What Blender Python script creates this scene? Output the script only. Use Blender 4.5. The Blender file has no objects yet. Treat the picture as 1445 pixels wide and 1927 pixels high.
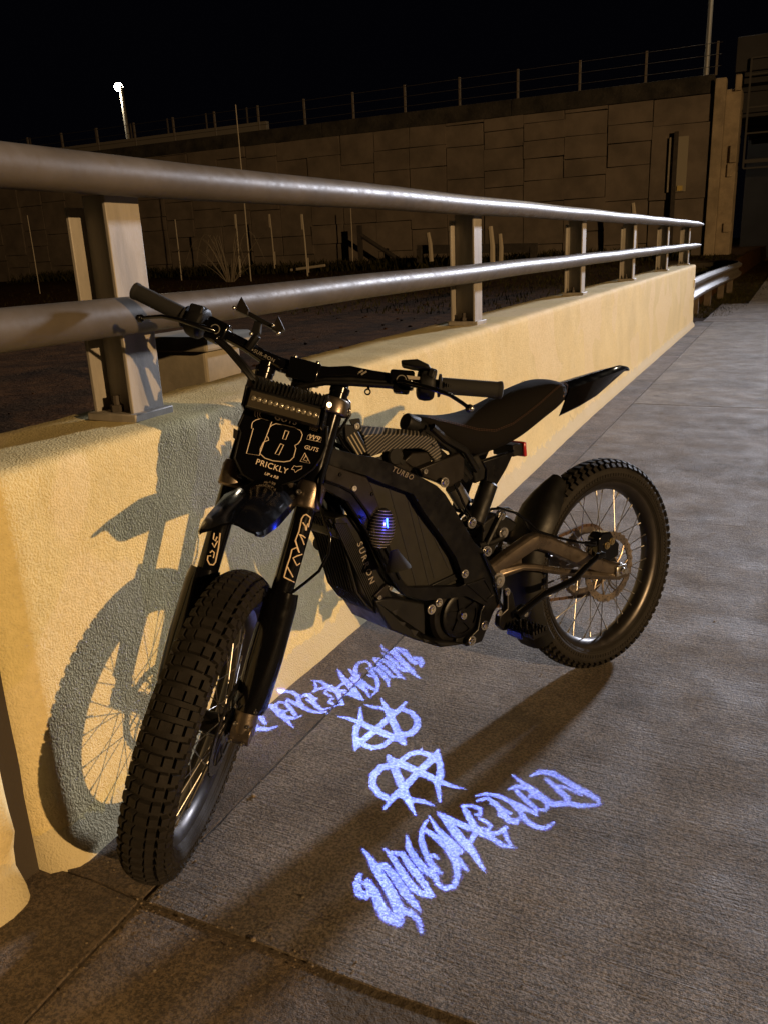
import bpy, bmesh, math, random
from mathutils import Vector, Matrix, noise
random.seed(7)
CAM_R=(0.900393, 0.43291, -0.043373)
CAM_U=(-0.093665, 0.290227, 0.952363)
CAM_F=(-0.424875, 0.853439, -0.301867)
CAM_H=1.2034
CAM_LENS=19.23714  # for a 24 mm high sensor
FR_B=[[-0.44246, 2.26124, 0.31217], [-0.46791, -0.88376, -0.00589], [0.88086, -0.4669, 0.07808], [-0.07176, 0.03135, 0.99693]]
FR_S=[[-1.00173, 1.14903, 0.30841], [0.38194, -0.85846, 0.34229], [0.91293, 0.29283, -0.28427], [0.1438, 0.42106, 0.89556]]

S = bpy.context.scene
COL = S.collection
# ------------------------------------------------------------------ camera
cd = bpy.data.cameras.new("camera"); cam = bpy.data.objects.new("camera", cd); COL.objects.link(cam)
cd.sensor_fit = 'VERTICAL'; cd.sensor_height = 24; cd.lens = CAM_LENS; cd.clip_start = .05; cd.clip_end = 900
r, u, f = CAM_R, CAM_U, CAM_F
cam.matrix_world = Matrix(((r[0],u[0],-f[0],0),(r[1],u[1],-f[1],0),(r[2],u[2],-f[2],CAM_H),(0,0,0,1)))
S.camera = cam
# ------------------------------------------------------------------ night sky, exposure
w = bpy.data.worlds.new("World"); S.world = w; w.use_nodes = True
w.node_tree.nodes["Background"].inputs[0].default_value = (.12, .12, .22, 1)
w.node_tree.nodes["Background"].inputs[1].default_value = .006
S.view_settings.view_transform = 'Standard'; S.view_settings.look = 'None'
S.view_settings.exposure = 0; S.view_settings.gamma = 1
# ------------------------------------------------------------------ street lamps' light
def lamp(name, loc, col, power, radius, aim=None, cone=None, blend=.5):
    l = bpy.data.lights.new(name, 'SPOT' if cone else 'POINT'); l.color = col; l.energy = power; l.shadow_soft_size = radius
    o = bpy.data.objects.new(name, l); o.location = loc; COL.objects.link(o)
    if cone:
        l.spot_size = math.radians(cone); l.spot_blend = blend
        o.rotation_euler = (Vector(aim)-Vector(loc)).to_track_quat('-Z', 'Y').to_euler()
    return o
WARM = (1, .64, .30); COOL = (.82, .86, 1)
lamp("warm_lamp_light", (24, -7.4, 6.9), WARM, 31000, .12, (-1.3, 5, .6), 110, .9)
lamp("cool_lamp_light", (9.5, 43, 11.1), COOL, 92000, 1.2, (.2, 3, 0), 44, .6)
# ------------------------------------------------------------------ materials
MATS = {}
def mat(name, base, rough=.5, metal=0, bump=0, bscale=200, var=0, vscale=8, coat=0, col2=None, thr=None, stretch=None, spec=None, rvar=0, bdist=.002):
    if name in MATS: return MATS[name]
    m = bpy.data.materials.new(name); m.use_nodes = True; nt = m.node_tree; b = nt.nodes["Principled BSDF"]; MATS[name] = m
    b.inputs['Base Color'].default_value = (*base, 1); b.inputs['Roughness'].default_value = rough; b.inputs['Metallic'].default_value = metal
    if coat: b.inputs['Coat Weight'].default_value = coat; b.inputs['Coat Roughness'].default_value = .06
    if spec is not None: b.inputs['Specular IOR Level'].default_value = spec
    tc = nt.nodes.new('ShaderNodeTexCoord'); mp = nt.nodes.new('ShaderNodeMapping'); nt.links.new(tc.outputs['Object'], mp.inputs[0])
    if stretch: mp.inputs['Scale'].default_value = stretch
    def noi(sc, det=4, ro=.6):
        n = nt.nodes.new('ShaderNodeTexNoise'); n.inputs['Scale'].default_value = sc; n.inputs['Detail'].default_value = det; n.inputs['Roughness'].default_value = ro
        nt.links.new(mp.outputs[0], n.inputs['Vector']); return n
    if var or col2:
        n = noi(vscale); rp = nt.nodes.new('ShaderNodeValToRGB')
        c2 = col2 or tuple(x*(1-var) for x in base)
        t = thr or (.35, .65)
        rp.color_ramp.elements[0].position = t[0]; rp.color_ramp.elements[0].color = (*c2, 1)
        rp.color_ramp.elements[1].position = t[1]; rp.color_ramp.elements[1].color = (*base, 1)
        nt.links.new(n.outputs[0], rp.inputs[0]); nt.links.new(rp.outputs[0], b.inputs['Base Color'])
    if rvar:
        n = noi(30, 5); mr = nt.nodes.new('ShaderNodeMapRange'); mr.inputs[3].default_value = max(.02, rough-rvar); mr.inputs[4].default_value = min(1, rough+rvar)
        mr.inputs[1].default_value = .3; mr.inputs[2].default_value = .7
        nt.links.new(n.outputs[0], mr.inputs[0]); nt.links.new(mr.outputs[0], b.inputs['Roughness'])
    if bump:
        n = noi(bscale, 5, .65); bp = nt.nodes.new('ShaderNodeBump'); bp.inputs['Strength'].default_value = bump; bp.inputs['Distance'].default_value = bdist
        nt.links.new(n.outputs[0], bp.inputs['Height']); nt.links.new(bp.outputs[0], b.inputs['Normal'])
    return m
def emis(name, col, s):
    m = bpy.data.materials.new(name); m.use_nodes = True; b = m.node_tree.nodes["Principled BSDF"]
    b.inputs['Base Color'].default_value = (*[min(1, x) for x in col], 1); b.inputs['Emission Color'].default_value = (*col, 1); b.inputs['Emission Strength'].default_value = s
    MATS[name] = m; return m
satin = mat('satin_black_frame', (.0030, .0030, .0038), .34, 0, .12, 300, rvar=.1, spec=.22, col2=(.013,.0115,.0095), vscale=11, thr=(.30,.42))
plast = mat('black_plastic', (.0045, .0044, .0044), .5, 0, .15, 400, rvar=.12, spec=.22, col2=(.013,.0115,.0095), vscale=11, thr=(.30,.42))
gloss = mat('gloss_black', (.0025, .0025, .003), .13, 0, spec=.35, coat=0, rvar=.06)
rubber = mat('tyre_rubber', (.017, .0145, .012), .75, 0, .6, 220, var=.35, vscale=25, rvar=.1, spec=.22)
seatm = mat('seat_cover', (.0065, .0055, .005), .85, 0, .5, 1100, rvar=.03, spec=.1)
anod = mat('anodised_dark', (.15, .122, .096), .33, .85, .15, 400, rvar=.12)
blackmetal = mat('black_metal', (.018, .017, .017), .36, .8, .1, 300, rvar=.1)
steel = mat('steel', (.62, .60, .56), .28, 1, .05, 200, rvar=.1)
discm = mat('disc_steel', (.27, .225, .185), .40, 1, .2, 300, rvar=.15)
rimm = mat('rim_metal', (.055, .05, .048), .38, .9, .05, 200, rvar=.08)
spokem = mat('spoke_steel', (.40, .38, .36), .3, 1)
battm = mat('battery_case', (.017, .016, .013), .45, 0, .12, 250, rvar=.08, spec=.22)
browns = mat('satin_side_panel', (.012, .010, .0085), .40, .2, .2, 500, rvar=.1, spec=.22)
graph = mat('graphic_print', (.72, .56, .38), .5)
graphw = mat('graphic_white', (.75, .62, .48), .5)
redl = mat('red_lens', (.35, .02, .02), .2, coat=.5)
clear = mat('light_cover', (.045, .038, .027), .12, 0, coat=.8)
rotorf = mat('dark_disc', (.05, .05, .055), .3, .9)
bluelit = mat('blue_lit_metal', (.03, .05, .30), .35, .6)  # projector's blue light on the peg, put into the base colour
# ------------------------------------------------------------------ mesh helpers
class MB:
    def __init__(s): s.v = []; s.f = []
    def add(s, vs, fs):
        k = len(s.v); s.v += [tuple(p) for p in vs]; s.f += [tuple(i+k for i in q) for q in fs]; return s
    def box(s, c, sz, ax=None):
        c = Vector(c); a = ax or ((1,0,0),(0,1,0),(0,0,1)); a = [Vector(x).normalized() for x in a]; h = [q/2 for q in sz]
        vs = [c+a[0]*h[0]*i+a[1]*h[1]*j+a[2]*h[2]*k for i in (-1,1) for j in (-1,1) for k in (-1,1)]
        return s.add(vs, [(0,1,3,2),(4,6,7,5),(0,4,5,1),(2,3,7,6),(0,2,6,4),(1,5,7,3)])
    def tube(s, path, rad, n=12, cap=True, flat=1):
        P = [Vector(p) for p in path]; R = rad if isinstance(rad, (list, tuple)) else [rad]*len(P)
        up = None; rings = []
        for i, p in enumerate(P):
            t = (P[min(i+1, len(P)-1)]-P[max(i-1, 0)]).normalized()
            if up is None:
                up = Vector((0,0,1)) if abs(t.z) < .9 else Vector((1,0,0))
            a = t.cross(up).normalized(); b = a.cross(t).normalized(); up = b
            rings.append([p+a*math.cos(2*math.pi*k/n)*R[i]+b*math.sin(2*math.pi*k/n)*R[i]*flat for k in range(n)])
        vs = [q for rg in rings for q in rg]; fs = []
        for i in range(len(P)-1):
            for k in range(n):
                fs.append((i*n+k, i*n+(k+1)%n, (i+1)*n+(k+1)%n, (i+1)*n+k))
        if cap: fs.append(tuple(range(n))[::-1]); fs.append(tuple((len(P)-1)*n+k for k in range(n)))
        return s.add(vs, fs)
    def cyl(s, a, b, r0, r1=None, n=20): return s.tube([a, b], [r0, r1 if r1 is not None else r0], n)
    def lathe(s, prof, o, axis, n=32, close=False):   # prof: (radius, height along axis)
        o = Vector(o); z = Vector(axis).normalized(); x = z.orthogonal().normalized(); y = z.cross(x)
        m = len(prof); vs = []; fs = []
        for k in range(n):
            a = 2*math.pi*k/n; d = x*math.cos(a)+y*math.sin(a)
            vs += [o+d*r_+z*h for r_, h in prof]
        for k in range(n):
            k2 = (k+1) % n
            for i in range(m if close else m-1):
                j = (i+1) % m; fs.append((k*m+i, k2*m+i, k2*m+j, k*m+j))
        return s.add(vs, fs)
    def prism(s, poly, a, b, mp):     # poly 2d, extruded from a to b; mp(p,q,h)
        n = len(poly); vs = [mp(p[0], p[1], a) for p in poly]+[mp(p[0], p[1], b) for p in poly]
        fs = [tuple(range(n)), tuple(range(2*n-1, n-1, -1))]+[(i, n+i, n+(i+1)%n, (i+1)%n) for i in range(n)]
        return s.add(vs, fs)
    def band(s, outer, inner, a, b, mp, closed=False):
        n = len(outer); vs = []
        for p, q in zip(outer, inner): vs += [mp(p[0],p[1],a), mp(p[0],p[1],b), mp(q[0],q[1],b), mp(q[0],q[1],a)]
        fs = []
        for i in range(n if closed else n-1):
            j = (i+1) % n
            for k in range(4): fs.append((i*4+k, i*4+(k+1)%4, j*4+(k+1)%4, j*4+k))
        if not closed: fs += [(0,1,2,3)[::-1], tuple((n-1)*4+k for k in range(4))]
        return s.add(vs, fs)
    def loft(s, rings, closed=True, cap=True):
        n = len(rings[0]); vs = [p for r_ in rings for p in r_]; fs = []
        for i in range(len(rings)-1):
            for k in range(n if closed else n-1): fs.append((i*n+k, i*n+(k+1)%n, (i+1)*n+(k+1)%n, (i+1)*n+k))
        if cap and closed: fs += [tuple(range(n))[::-1], tuple((len(rings)-1)*n+k for k in range(n))]
        return s.add(vs, fs)
    def ball(s, c, r, n=12, sc=(1,1,1), ax=None):
        c = Vector(c); a = ax or (Vector((1,0,0)), Vector((0,1,0)), Vector((0,0,1))); vs = []; fs = []
        for i in range(n+1):
            th = math.pi*i/n
            for k in range(2*n):
                ph = math.pi*k/n
                vs.append(c+a[0]*(r*sc[0]*math.sin(th)*math.cos(ph))+a[1]*(r*sc[1]*math.sin(th)*math.sin(ph))+a[2]*(r*sc[2]*math.cos(th)))
        for i in range(n):
            for k in range(2*n): fs.append((i*2*n+k, (i+1)*2*n+k, (i+1)*2*n+(k+1)%(2*n), i*2*n+(k+1)%(2*n)))
        return s.add(vs, fs)
    def bolt(s, c, d, r=.007, h=.004):
        c = Vector(c); d = Vector(d).normalized()
        s.lathe([(0, h*.35), (r*.38, h*.35), (r*.42, h), (r*.85, h), (r, h*.6), (r, 0), (0, 0)], c, d, 14); return s
    def mesh(s, name, m, smooth=35, clean=False):
        me = bpy.data.meshes.new(name); me.from_pydata(s.v, [], s.f); me.materials.append(m)
        bm = bmesh.new(); bm.from_mesh(me)
        if clean: bmesh.ops.remove_doubles(bm, verts=bm.verts, dist=1e-5)
        bmesh.ops.recalc_face_normals(bm, faces=bm.faces); bm.to_mesh(me); bm.free()
        if smooth:
            me.polygons.foreach_set('use_smooth', [True]*len(me.polygons)); me.set_sharp_from_angle(angle=math.radians(smooth))
        me.update(); return me
    def obj(s, name, m, parent=None, mw=None, smooth=35, bevel=0, **k):
        o = bpy.data.objects.new(name, s.mesh(name, m, smooth, k.pop('clean', False))); COL.objects.link(o)
        if parent: o.parent = parent
        if mw is not None: o.matrix_local = mw
        if bevel:
            b = o.modifiers.new('bevel', 'BEVEL'); b.width = bevel; b.segments = 2; b.limit_method = 'ANGLE'; b.angle_limit = math.radians(40)
        for a, c in k.items(): o[a] = c
        return o
def tag(o, label=None, cat=None, group=None, kind=None):
    if label: o['label'] = label
    if cat: o['category'] = cat
    if group: o['group'] = group
    if kind: o['kind'] = kind
    return o
def empty(name, mw):
    o = bpy.data.objects.new(name, None); COL.objects.link(o); o.matrix_world = mw; o.empty_display_size = .2; return o
def text(name, body, size, o, right, up, m, parent=None, mw=None, outline=0, off=0, ext=.0003, shear=0, spacing=1, align='CENTER'):
    c = bpy.data.curves.new('t', 'FONT'); c.body = body; c.size = size; c.align_x = align; c.align_y = 'CENTER'; c.shear = shear; c.space_character = spacing; c.resolution_u = 3
    if outline: c.fill_mode = 'NONE'; c.bevel_depth = outline; c.bevel_resolution = 0; c.offset = off
    else: c.extrude = ext; c.offset = off
    t = bpy.data.objects.new('t', c); COL.objects.link(t); bpy.context.view_layer.update()
    me = bpy.data.meshes.new_from_object(t.evaluated_get(bpy.context.evaluated_depsgraph_get())); bpy.data.objects.remove(t)
    R = Vector(right).normalized(); U = Vector(up); U = (U-R*U.dot(R)).normalized(); N = R.cross(U)
    me.transform(Matrix(((R.x,U.x,N.x,o[0]),(R.y,U.y,N.y,o[1]),(R.z,U.z,N.z,o[2]),(0,0,0,1))))
    me.materials.clear(); me.materials.append(m)
    ob = bpy.data.objects.new(name, me); COL.objects.link(ob)
    if parent: ob.parent = parent
    if mw is not None: ob.matrix_local = mw
    return ob
def interp(tab, x):
    if x <= tab[0][0]: return tab[0][1]
    for (a, b), (c_, d) in zip(tab, tab[1:]):
        if x <= c_: return b+(d-b)*(x-a)/(c_-a)
    return tab[-1][1]
# ------------------------------------------------------------------ pavement
def concrete(name, base, col2, broom=1.0, spots=True, seed=0.0):
    m = bpy.data.materials.new(name); m.use_nodes = True; nt = m.node_tree; b = nt.nodes["Principled BSDF"]; L = nt.links.new
    tc = nt.nodes.new('ShaderNodeTexCoord'); mp = nt.nodes.new('ShaderNodeMapping'); mp.inputs['Location'].default_value = (seed, seed*.7, 0); L(tc.outputs['Object'], mp.inputs[0])
    def noi(sc, det=5, ro=.6, st=None, dist=0):
        n = nt.nodes.new('ShaderNodeTexNoise'); n.inputs['Scale'].default_value = sc; n.inputs['Detail'].default_value = det; n.inputs['Roughness'].default_value = ro; n.inputs['Distortion'].default_value = dist
        if st:
            q = nt.nodes.new('ShaderNodeMapping'); q.inputs['Scale'].default_value = st[:3]; q.inputs['Rotation'].default_value = (0, 0, st[3]); L(mp.outputs[0], q.inputs[0]); L(q.outputs[0], n.inputs['Vector'])
        else: L(mp.outputs[0], n.inputs['Vector'])
        return n.outputs[0]
    def ramp(x, p0, c0, p1, c1):
        r_ = nt.nodes.new('ShaderNodeValToRGB'); r_.color_ramp.elements[0].position = p0; r_.color_ramp.elements[0].color = (*c0, 1); r_.color_ramp.elements[1].position = p1; r_.color_ramp.elements[1].color = (*c1, 1); L(x, r_.inputs[0]); return r_.outputs[0]
    def mix(f_, a, c_, mode='MIX'):
        x = nt.nodes.new('ShaderNodeMixRGB'); x.blend_type = mode
        if isinstance(f_, float): x.inputs[0].default_value = f_
        else: L(f_, x.inputs[0])
        L(a, x.inputs[1])
        if isinstance(c_, tuple): x.inputs[2].default_value = (*c_, 1)
        else: L(c_, x.inputs[2])
        return x.outputs[0]
    def madd(x, k, y):
        n = nt.nodes.new('ShaderNodeMath'); n.operation = 'MULTIPLY_ADD'; L(x, n.inputs[0]); n.inputs[1].default_value = k
        if isinstance(y, float): n.inputs[2].default_value = y
        else: L(y, n.inputs[2])
        return n.outputs[0]
    col = ramp(noi(1.7, 6), .36, col2, .62, base)
    col = mix(.50, col, ramp(noi(150, 4, .8), .44, (.20,.18,.16), .56, (2.4,2.25,2.05)), 'MULTIPLY')      # sand grains
    col = mix(.5, col, ramp(noi(9, 6, .7), .40, (.55,.52,.48), .6, (1.1,1.1,1.1)), 'MULTIPLY')        # blotches
    st = noi(3.2, 6, .7, None, .6)
    col = mix(ramp(st, .60, (0,0,0), .70, (.75,.75,.75)), col, tuple(x*.35 for x in col2))             # oil and dirt stains
    v = nt.nodes.new('ShaderNodeTexVoronoi'); v.inputs['Scale'].default_value = 9; L(mp.outputs[0], v.inputs['Vector'])
    if spots: col = mix(ramp(v.outputs[0], .045, (.55,.55,.55), .075, (0,0,0)), col, tuple(min(1,x*1.9) for x in base))   # worn aggregate and gum
    L(col, b.inputs['Base Color'])
    rr = ramp(noi(5, 5), .35, (.62,)*3, .65, (.85,)*3); L(rr, b.inputs['Roughness'])
    h = madd(noi(1, 4, .65, (9, 120, 20, .02), .5), 1.3*broom, 0.0)      # broom marks run across the walk
    h = madd(noi(190, 3, .75), 1.3, h)
    h = madd(noi(40, 4, .6), .9, h)
    sparse = ramp(noi(1, 3, .5, (2.2, 60, 2, .05), .3), .70, (0,0,0), .76, (1,1,1))
    h = madd(sparse, .9*broom, h)
    bp = nt.nodes.new('ShaderNodeBump'); bp.inputs['Strength'].default_value = 1; bp.inputs['Distance'].default_value = .0065; L(h, bp.inputs['Height']); L(bp.outputs[0], b.inputs['Normal'])
    return m
conc_main = concrete('walk_concrete', (.165,.142,.116), (.098,.080,.062), 1.0, True, 3)
conc_back = concrete('back_concrete', (.19,.15,.115), (.12,.09,.065), .8, False, 2)
conc_near = concrete('near_slab_concrete', (.17,.135,.095), (.085,.062,.040), .5, True, 11)
conc_strip = concrete('edge_strip_concrete', (.125,.098,.072), (.060,.045,.031), .15, True, 5.5)
conc_far = concrete('pale_concrete', (.185,.162,.130), (.115,.097,.074), .8, False, 9)
soil = mat('bare_soil', (.070,.033,.011), .95, 0, 1, 25, spec=.05, var=.6, vscale=4, bdist=.03)
def ground_z(x, y):
    g = 0
    if x < -1.62: g = .20+.02*math.sin(x*1.3+y*.8)+max(0, min(1, (y-8)/24))*.42
    if y > 16: g = max(g, min(1, (y-16)/16)*.55*max(0, min(1, (-1.6-x)/1.5)))
    return g-.02
mb = MB(); xs = [-150,-90,-60,-40,-30,-22,-16,-12,-9,-7,-5.5,-4.5,-3.6,-3,-2.4,-2,-1.66,-1.60,-1,-.4,.2,1,2,4,8,16,40,150]
ys = [-60,-20,-8,-4,-2,-1,0,1,2,3,4,5,6,8,10,12,14,16,18,21,24,28,32,36,45,60,100,300]
vs = [(x, y, ground_z(x, y)) for y in ys for x in xs]; n = len(xs)
mb.add(vs, [(j*n+i, j*n+i+1, (j+1)*n+i+1, (j+1)*n+i) for j in range(len(ys)-1) for i in range(n-1)])
mb.obj('ground', soil, kind='structure')
def slab(name, x0, x1, y0, y1, m, z=0.0, jit=.004, drop=0):
    st = .06 if y1-y0 < 4 else .3; nx = max(2, int((x1-x0)/st)); ny = max(2, int((y1-y0)/st)); mb = MB(); vs = []
    def edge(t): return (noise.noise(Vector((t*9, 3.1, z*7+x0)))*jit+noise.noise(Vector((t*35, 8, x0)))*jit*.6)
    for j in range(ny+1):
        for i in range(nx+1):
            x = x0+(x1-x0)*i/nx; y = y0+(y1-y0)*j/ny; q = z+noise.noise(Vector((x*1.2, y*1.2, 4)))*.0025
            if i == 0: x += edge(y)
            if i == nx: x += edge(y+9)
            if j == 0: y += edge(x)
            if j == ny: y += edge(x+5)
            vs.append((x, y, q))
    fs = [(j*(nx+1)+i, j*(nx+1)+i+1, (j+1)*(nx+1)+i+1, (j+1)*(nx+1)+i) for j in range(ny) for i in range(nx)]
    k = len(vs); rim = [i for i in range(nx+1)]+[(j+1)*(nx+1)-1 for j in range(1, ny+1)]+[ny*(nx+1)+i for i in range(nx-1, -1, -1)]+[j*(nx+1) for j in range(ny-1, 0, -1)]
    cxm, cym = (x0+x1)/2, (y0+y1)/2
    low = [(vs[i][0], vs[i][1], -.06) for i in rim]
    up = [(vs[i][0], vs[i][1], vs[i][2]) for i in rim]
    mb.add(vs, fs); mb.add(up+low, [(i, (i+1)%len(rim), len(rim)+(i+1)%len(rim), len(rim)+i) for i in range(len(rim))])
    return mb.obj(name, m, kind='structure', smooth=40, clean=True)
J1, J2, J3, J4 = .957, 3.69, 9.45, 13.4
slab('pavement', -1.045, 4.0, -1.2, J1-.004, conc_near, -.003)
slab('pavement', -1.043, 4.0, J1+.005, J2-.004, conc_main, .002)
slab('pavement', -1.043, 4.0, J2+.004, 6.5, conc_main, 0)
slab('pavement', -1.043, 4.0, 6.508, J3-.005, conc_far, .001)
slab('pavement', -1.043, 4.0, J3+.004, J4-.005, conc_far, 0)
slab('pavement', -1.2, 4.0, J4+.006, 17, conc_back, .001)
slab('pavement', -.75, 6.0, 17.01, 60, conc_back, .0)
slab('pavement_edge', -1.50, -1.052, -1.2, J1-.004, conc_strip, .003)
slab('pavement_edge', -1.50, -1.050, J1+.004, 13.2, conc_strip, .003)
soilf = mat('crack_fill', (.085,.066,.046), .95, 0, 1, 60, bdist=.01)
mb = MB(); mb.box((1.4, 6, -.0115), (5.4, 15, .016)); mb.obj('joint_bed', soilf, kind='structure')
# rubble crumbs along the joint where the front tyre stands
mb = MB(); R = random.Random(3)
for k in range(110):
    t = R.random()
    if t < .45: x = R.gauss(-1.04, .018); y = R.uniform(.55, 1.5)
    elif t < .8: x = R.uniform(-1.1, -.55); y = R.gauss(J1, .020)
    else: x = R.gauss(-1.0, .09); y = R.gauss(.98, .07)
    s_ = R.uniform(.0008, .0034)*(2.2 if R.random() < .04 else 1)
    mb.ball((x, y, .002+s_*.3), s_, 3, (1, R.uniform(.6, 1.1), .5))
tag(mb.obj('crumbs', mat('concrete_crumbs', (.22,.17,.11), .85, 0, .5, 200), smooth=0), 'loose concrete crumbs and grit scattered along the cracked joint under the front tyre', 'grit', kind='stuff')
mb = MB(); R = random.Random(21)
for k in range(260):
    x, y = R.uniform(-1.2, 1.6), R.uniform(.4, 7); s_ = R.uniform(.0012, .0035)
    if k % 9: mb.ball((x, y, .003+s_*.3), s_, 3, (1, R.uniform(.5, 1.2), .5))
    else:
        a = R.uniform(0, 3.14); l = R.uniform(.015, .05); d_ = Vector((math.cos(a), math.sin(a), 0)); p_ = Vector((x, y, .006)); mb.tube([p_, p_+d_*l*.5+Vector((0, .003, .002)), p_+d_*l], .0009, 4)
tag(mb.obj('litter', mat('grit_litter', (.24,.20,.14), .9), smooth=0), 'tiny grit and dry twigs scattered over the pavement', 'grit', kind='stuff')
# ------------------------------------------------------------------ parapet
def parapet_mat():
    m = bpy.data.materials.new('yellow_stucco'); m.use_nodes = True; nt = m.node_tree; b = nt.nodes["Principled BSDF"]; L = nt.links.new
    tc = nt.nodes.new('ShaderNodeTexCoord')
    def noi(sc, det=4, ro=.6, dist=0, loc=(0,0,0)):
        q = nt.nodes.new('ShaderNodeMapping'); q.inputs['Location'].default_value = loc; L(tc.outputs['Object'], q.inputs[0])
        n = nt.nodes.new('ShaderNodeTexNoise'); n.inputs['Scale'].default_value = sc; n.inputs['Detail'].default_value = det; n.inputs['Roughness'].default_value = ro; n.inputs['Distortion'].default_value = dist; L(q.outputs[0], n.inputs['Vector']); return n.outputs[0]
    def ramp(x, p0, c0, p1, c1):
        r_ = nt.nodes.new('ShaderNodeValToRGB'); r_.color_ramp.elements[0].position = p0; r_.color_ramp.elements[0].color = (*c0, 1); r_.color_ramp.elements[1].position = p1; r_.color_ramp.elements[1].color = (*c1, 1); L(x, r_.inputs[0]); return r_.outputs[0]
    def mix(f_, a, c_, mode='MIX'):
        x = nt.nodes.new('ShaderNodeMixRGB'); x.blend_type = mode
        if isinstance(f_, float): x.inputs[0].default_value = f_
        else: L(f_, x.inputs[0])
        L(a, x.inputs[1])
        if isinstance(c_, tuple): x.inputs[2].default_value = (*c_, 1)
        else: L(c_, x.inputs[2])
        return x.outputs[0]
    col = ramp(noi(2.2, 3), .35, (.56,.46,.215), .65, (.64,.525,.245))
    patch = ramp(noi(1.5, 2, .45, .4, (3.3, .4, 1.9)), .545, (0,0,0), .555, (1,1,1))       # repainted patches, a touch paler
    col = mix(patch, col, (.62,.51,.27))
    col = mix(.35, col, ramp(noi(60, 4), .3, (.72,.70,.62), .6, (1.08,1.07,1.05)), 'MULTIPLY')
    sep = nt.nodes.new('ShaderNodeSeparateXYZ'); L(tc.outputs['Object'], sep.inputs[0])
    zz = nt.nodes.new('ShaderNodeMath'); zz.operation = 'MULTIPLY_ADD'; L(noi(11, 5, .7), zz.inputs[0]); zz.inputs[1].default_value = -.16; L(sep.outputs['Z'], zz.inputs[2])
    low = ramp(zz.outputs[0], -.085, (.8,.8,.8), -.045, (0,0,0)); col = mix(low, col, (.47,.41,.26))  # splashed grey foot
    dr = ramp(noi(5, 5, .7, 1, (1,2,3)), .66, (0,0,0), .74, (.5,.5,.5)); col = mix(dr, col, (.30,.23,.10))
    L(col, b.inputs['Base Color']); b.inputs['Roughness'].default_value = .82; b.inputs['Specular IOR Level'].default_value = .3
    h = nt.nodes.new('ShaderNodeMath'); h.operation = 'MULTIPLY_ADD'; L(noi(210, 2, .5), h.inputs[0]); h.inputs[1].default_value = 1.0
    h2 = nt.nodes.new('ShaderNodeMath'); h2.operation = 'MULTIPLY'; L(noi(45, 3), h2.inputs[0]); h2.inputs[1].default_value = .55; L(h2.outputs[0], h.inputs[2])
    bp = nt.nodes.new('ShaderNodeBump'); bp.inputs['Strength'].default_value = 1.0; bp.inputs['Distance'].default_value = .0028; L(h.outputs[0], bp.inputs['Height']); L(bp.outputs[0], b.inputs['Normal'])
    return m
stucco = parapet_mat()
def wall_profile():
    # (x, z) from foot on the walk side, up the face, over the top, down the back
    P = [(-1.235,-.03),(-1.238,.03),(-1.262,.07),(-1.268,.2),(-1.268,.4),(-1.270,.6),(-1.272,.815),(-1.276,.834),(-1.286,.843),(-1.31,.847),(-1.40,.848),(-1.50,.847),(-1.60,.846),(-1.632,.838),(-1.645,.82),(-1.65,.6),(-1.65,.1),(-1.65,-.1)]
    out = []
    for (a, b), (c_, d) in zip(P, P[1:]):
        L_ = math.hypot(c_-a, d-b); k = max(1, int(L_/.035))
        out += [(a+(c_-a)*i/k, b+(d-b)*i/k) for i in range(k)]
    return out+[P[-1]]
def parapet(name, y0, y1, dx, label, cham0=0, cham1=0, foot=False):
    prof = wall_profile(); ys = []; y = y0
    while y < y1-1e-6:
        ys.append(y); y += .02 if y < 4 else (.05 if y < 8 else .12)
    ys.append(y1); rings = []
    for y in ys:
        ring = []
        for (x, z) in prof:
            c_ = 0
            if cham0 and y-y0 < cham0: c_ = cham0-(y-y0)
            if cham1 and y1-y < cham1: c_ = max(c_, cham1-(y1-y))
            k = 1 if x > -1.45 else -1
            bul = .038*math.exp(-((y-3.3)/1.7)**2)*max(0, 1-z/.28) if z < .28 and k > 0 else 0      # the foot flares out
            X = x+dx-k*c_+bul; Z = z-(c_*.6 if z > .8 else 0)
            if foot and z < .12 and k > 0:
                Z = z; X += -.022+ .020*noise.noise(Vector((y*14, z*9, 1)))
            n1 = noise.noise(Vector((X*7, y*7, z*7)))*.0035+noise.noise(Vector((X*28, y*28, z*28)))*.0018
            ring.append((X+n1*k*(1 if abs(z-.846) > .012 else .2), y, Z+(n1 if z > .8 else 0)))
        rings.append(ring)
    mb = MB(); mb.loft(rings, closed=False); n = len(prof)
    mb.f.append(tuple(range(n))); mb.f.append(tuple((len(rings)-1)*n+i for i in range(n)))
    return tag(mb.obj(name, stucco, smooth=50), label, 'wall')
parapet('parapet', .938, 12.62, 0, 'long yellow stucco parapet the dirt bike leans against, running to the guardrail', cham0=.045)
parapet('parapet', -2.2, .876, .002, 'short end of yellow stucco parapet left of the open joint, ragged at its foot', cham1=.012, foot=True)
mb = MB(); mb.box((-1.46, .92, .38), (.30, .06, .76)); tag(mb.obj('joint_filler', mat('joint_filler', (.04,.03,.02), .95, 0, .8, 60), smooth=0), 'dark crumbling filler deep in the open joint between the two parapets', 'joint filler')
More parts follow.
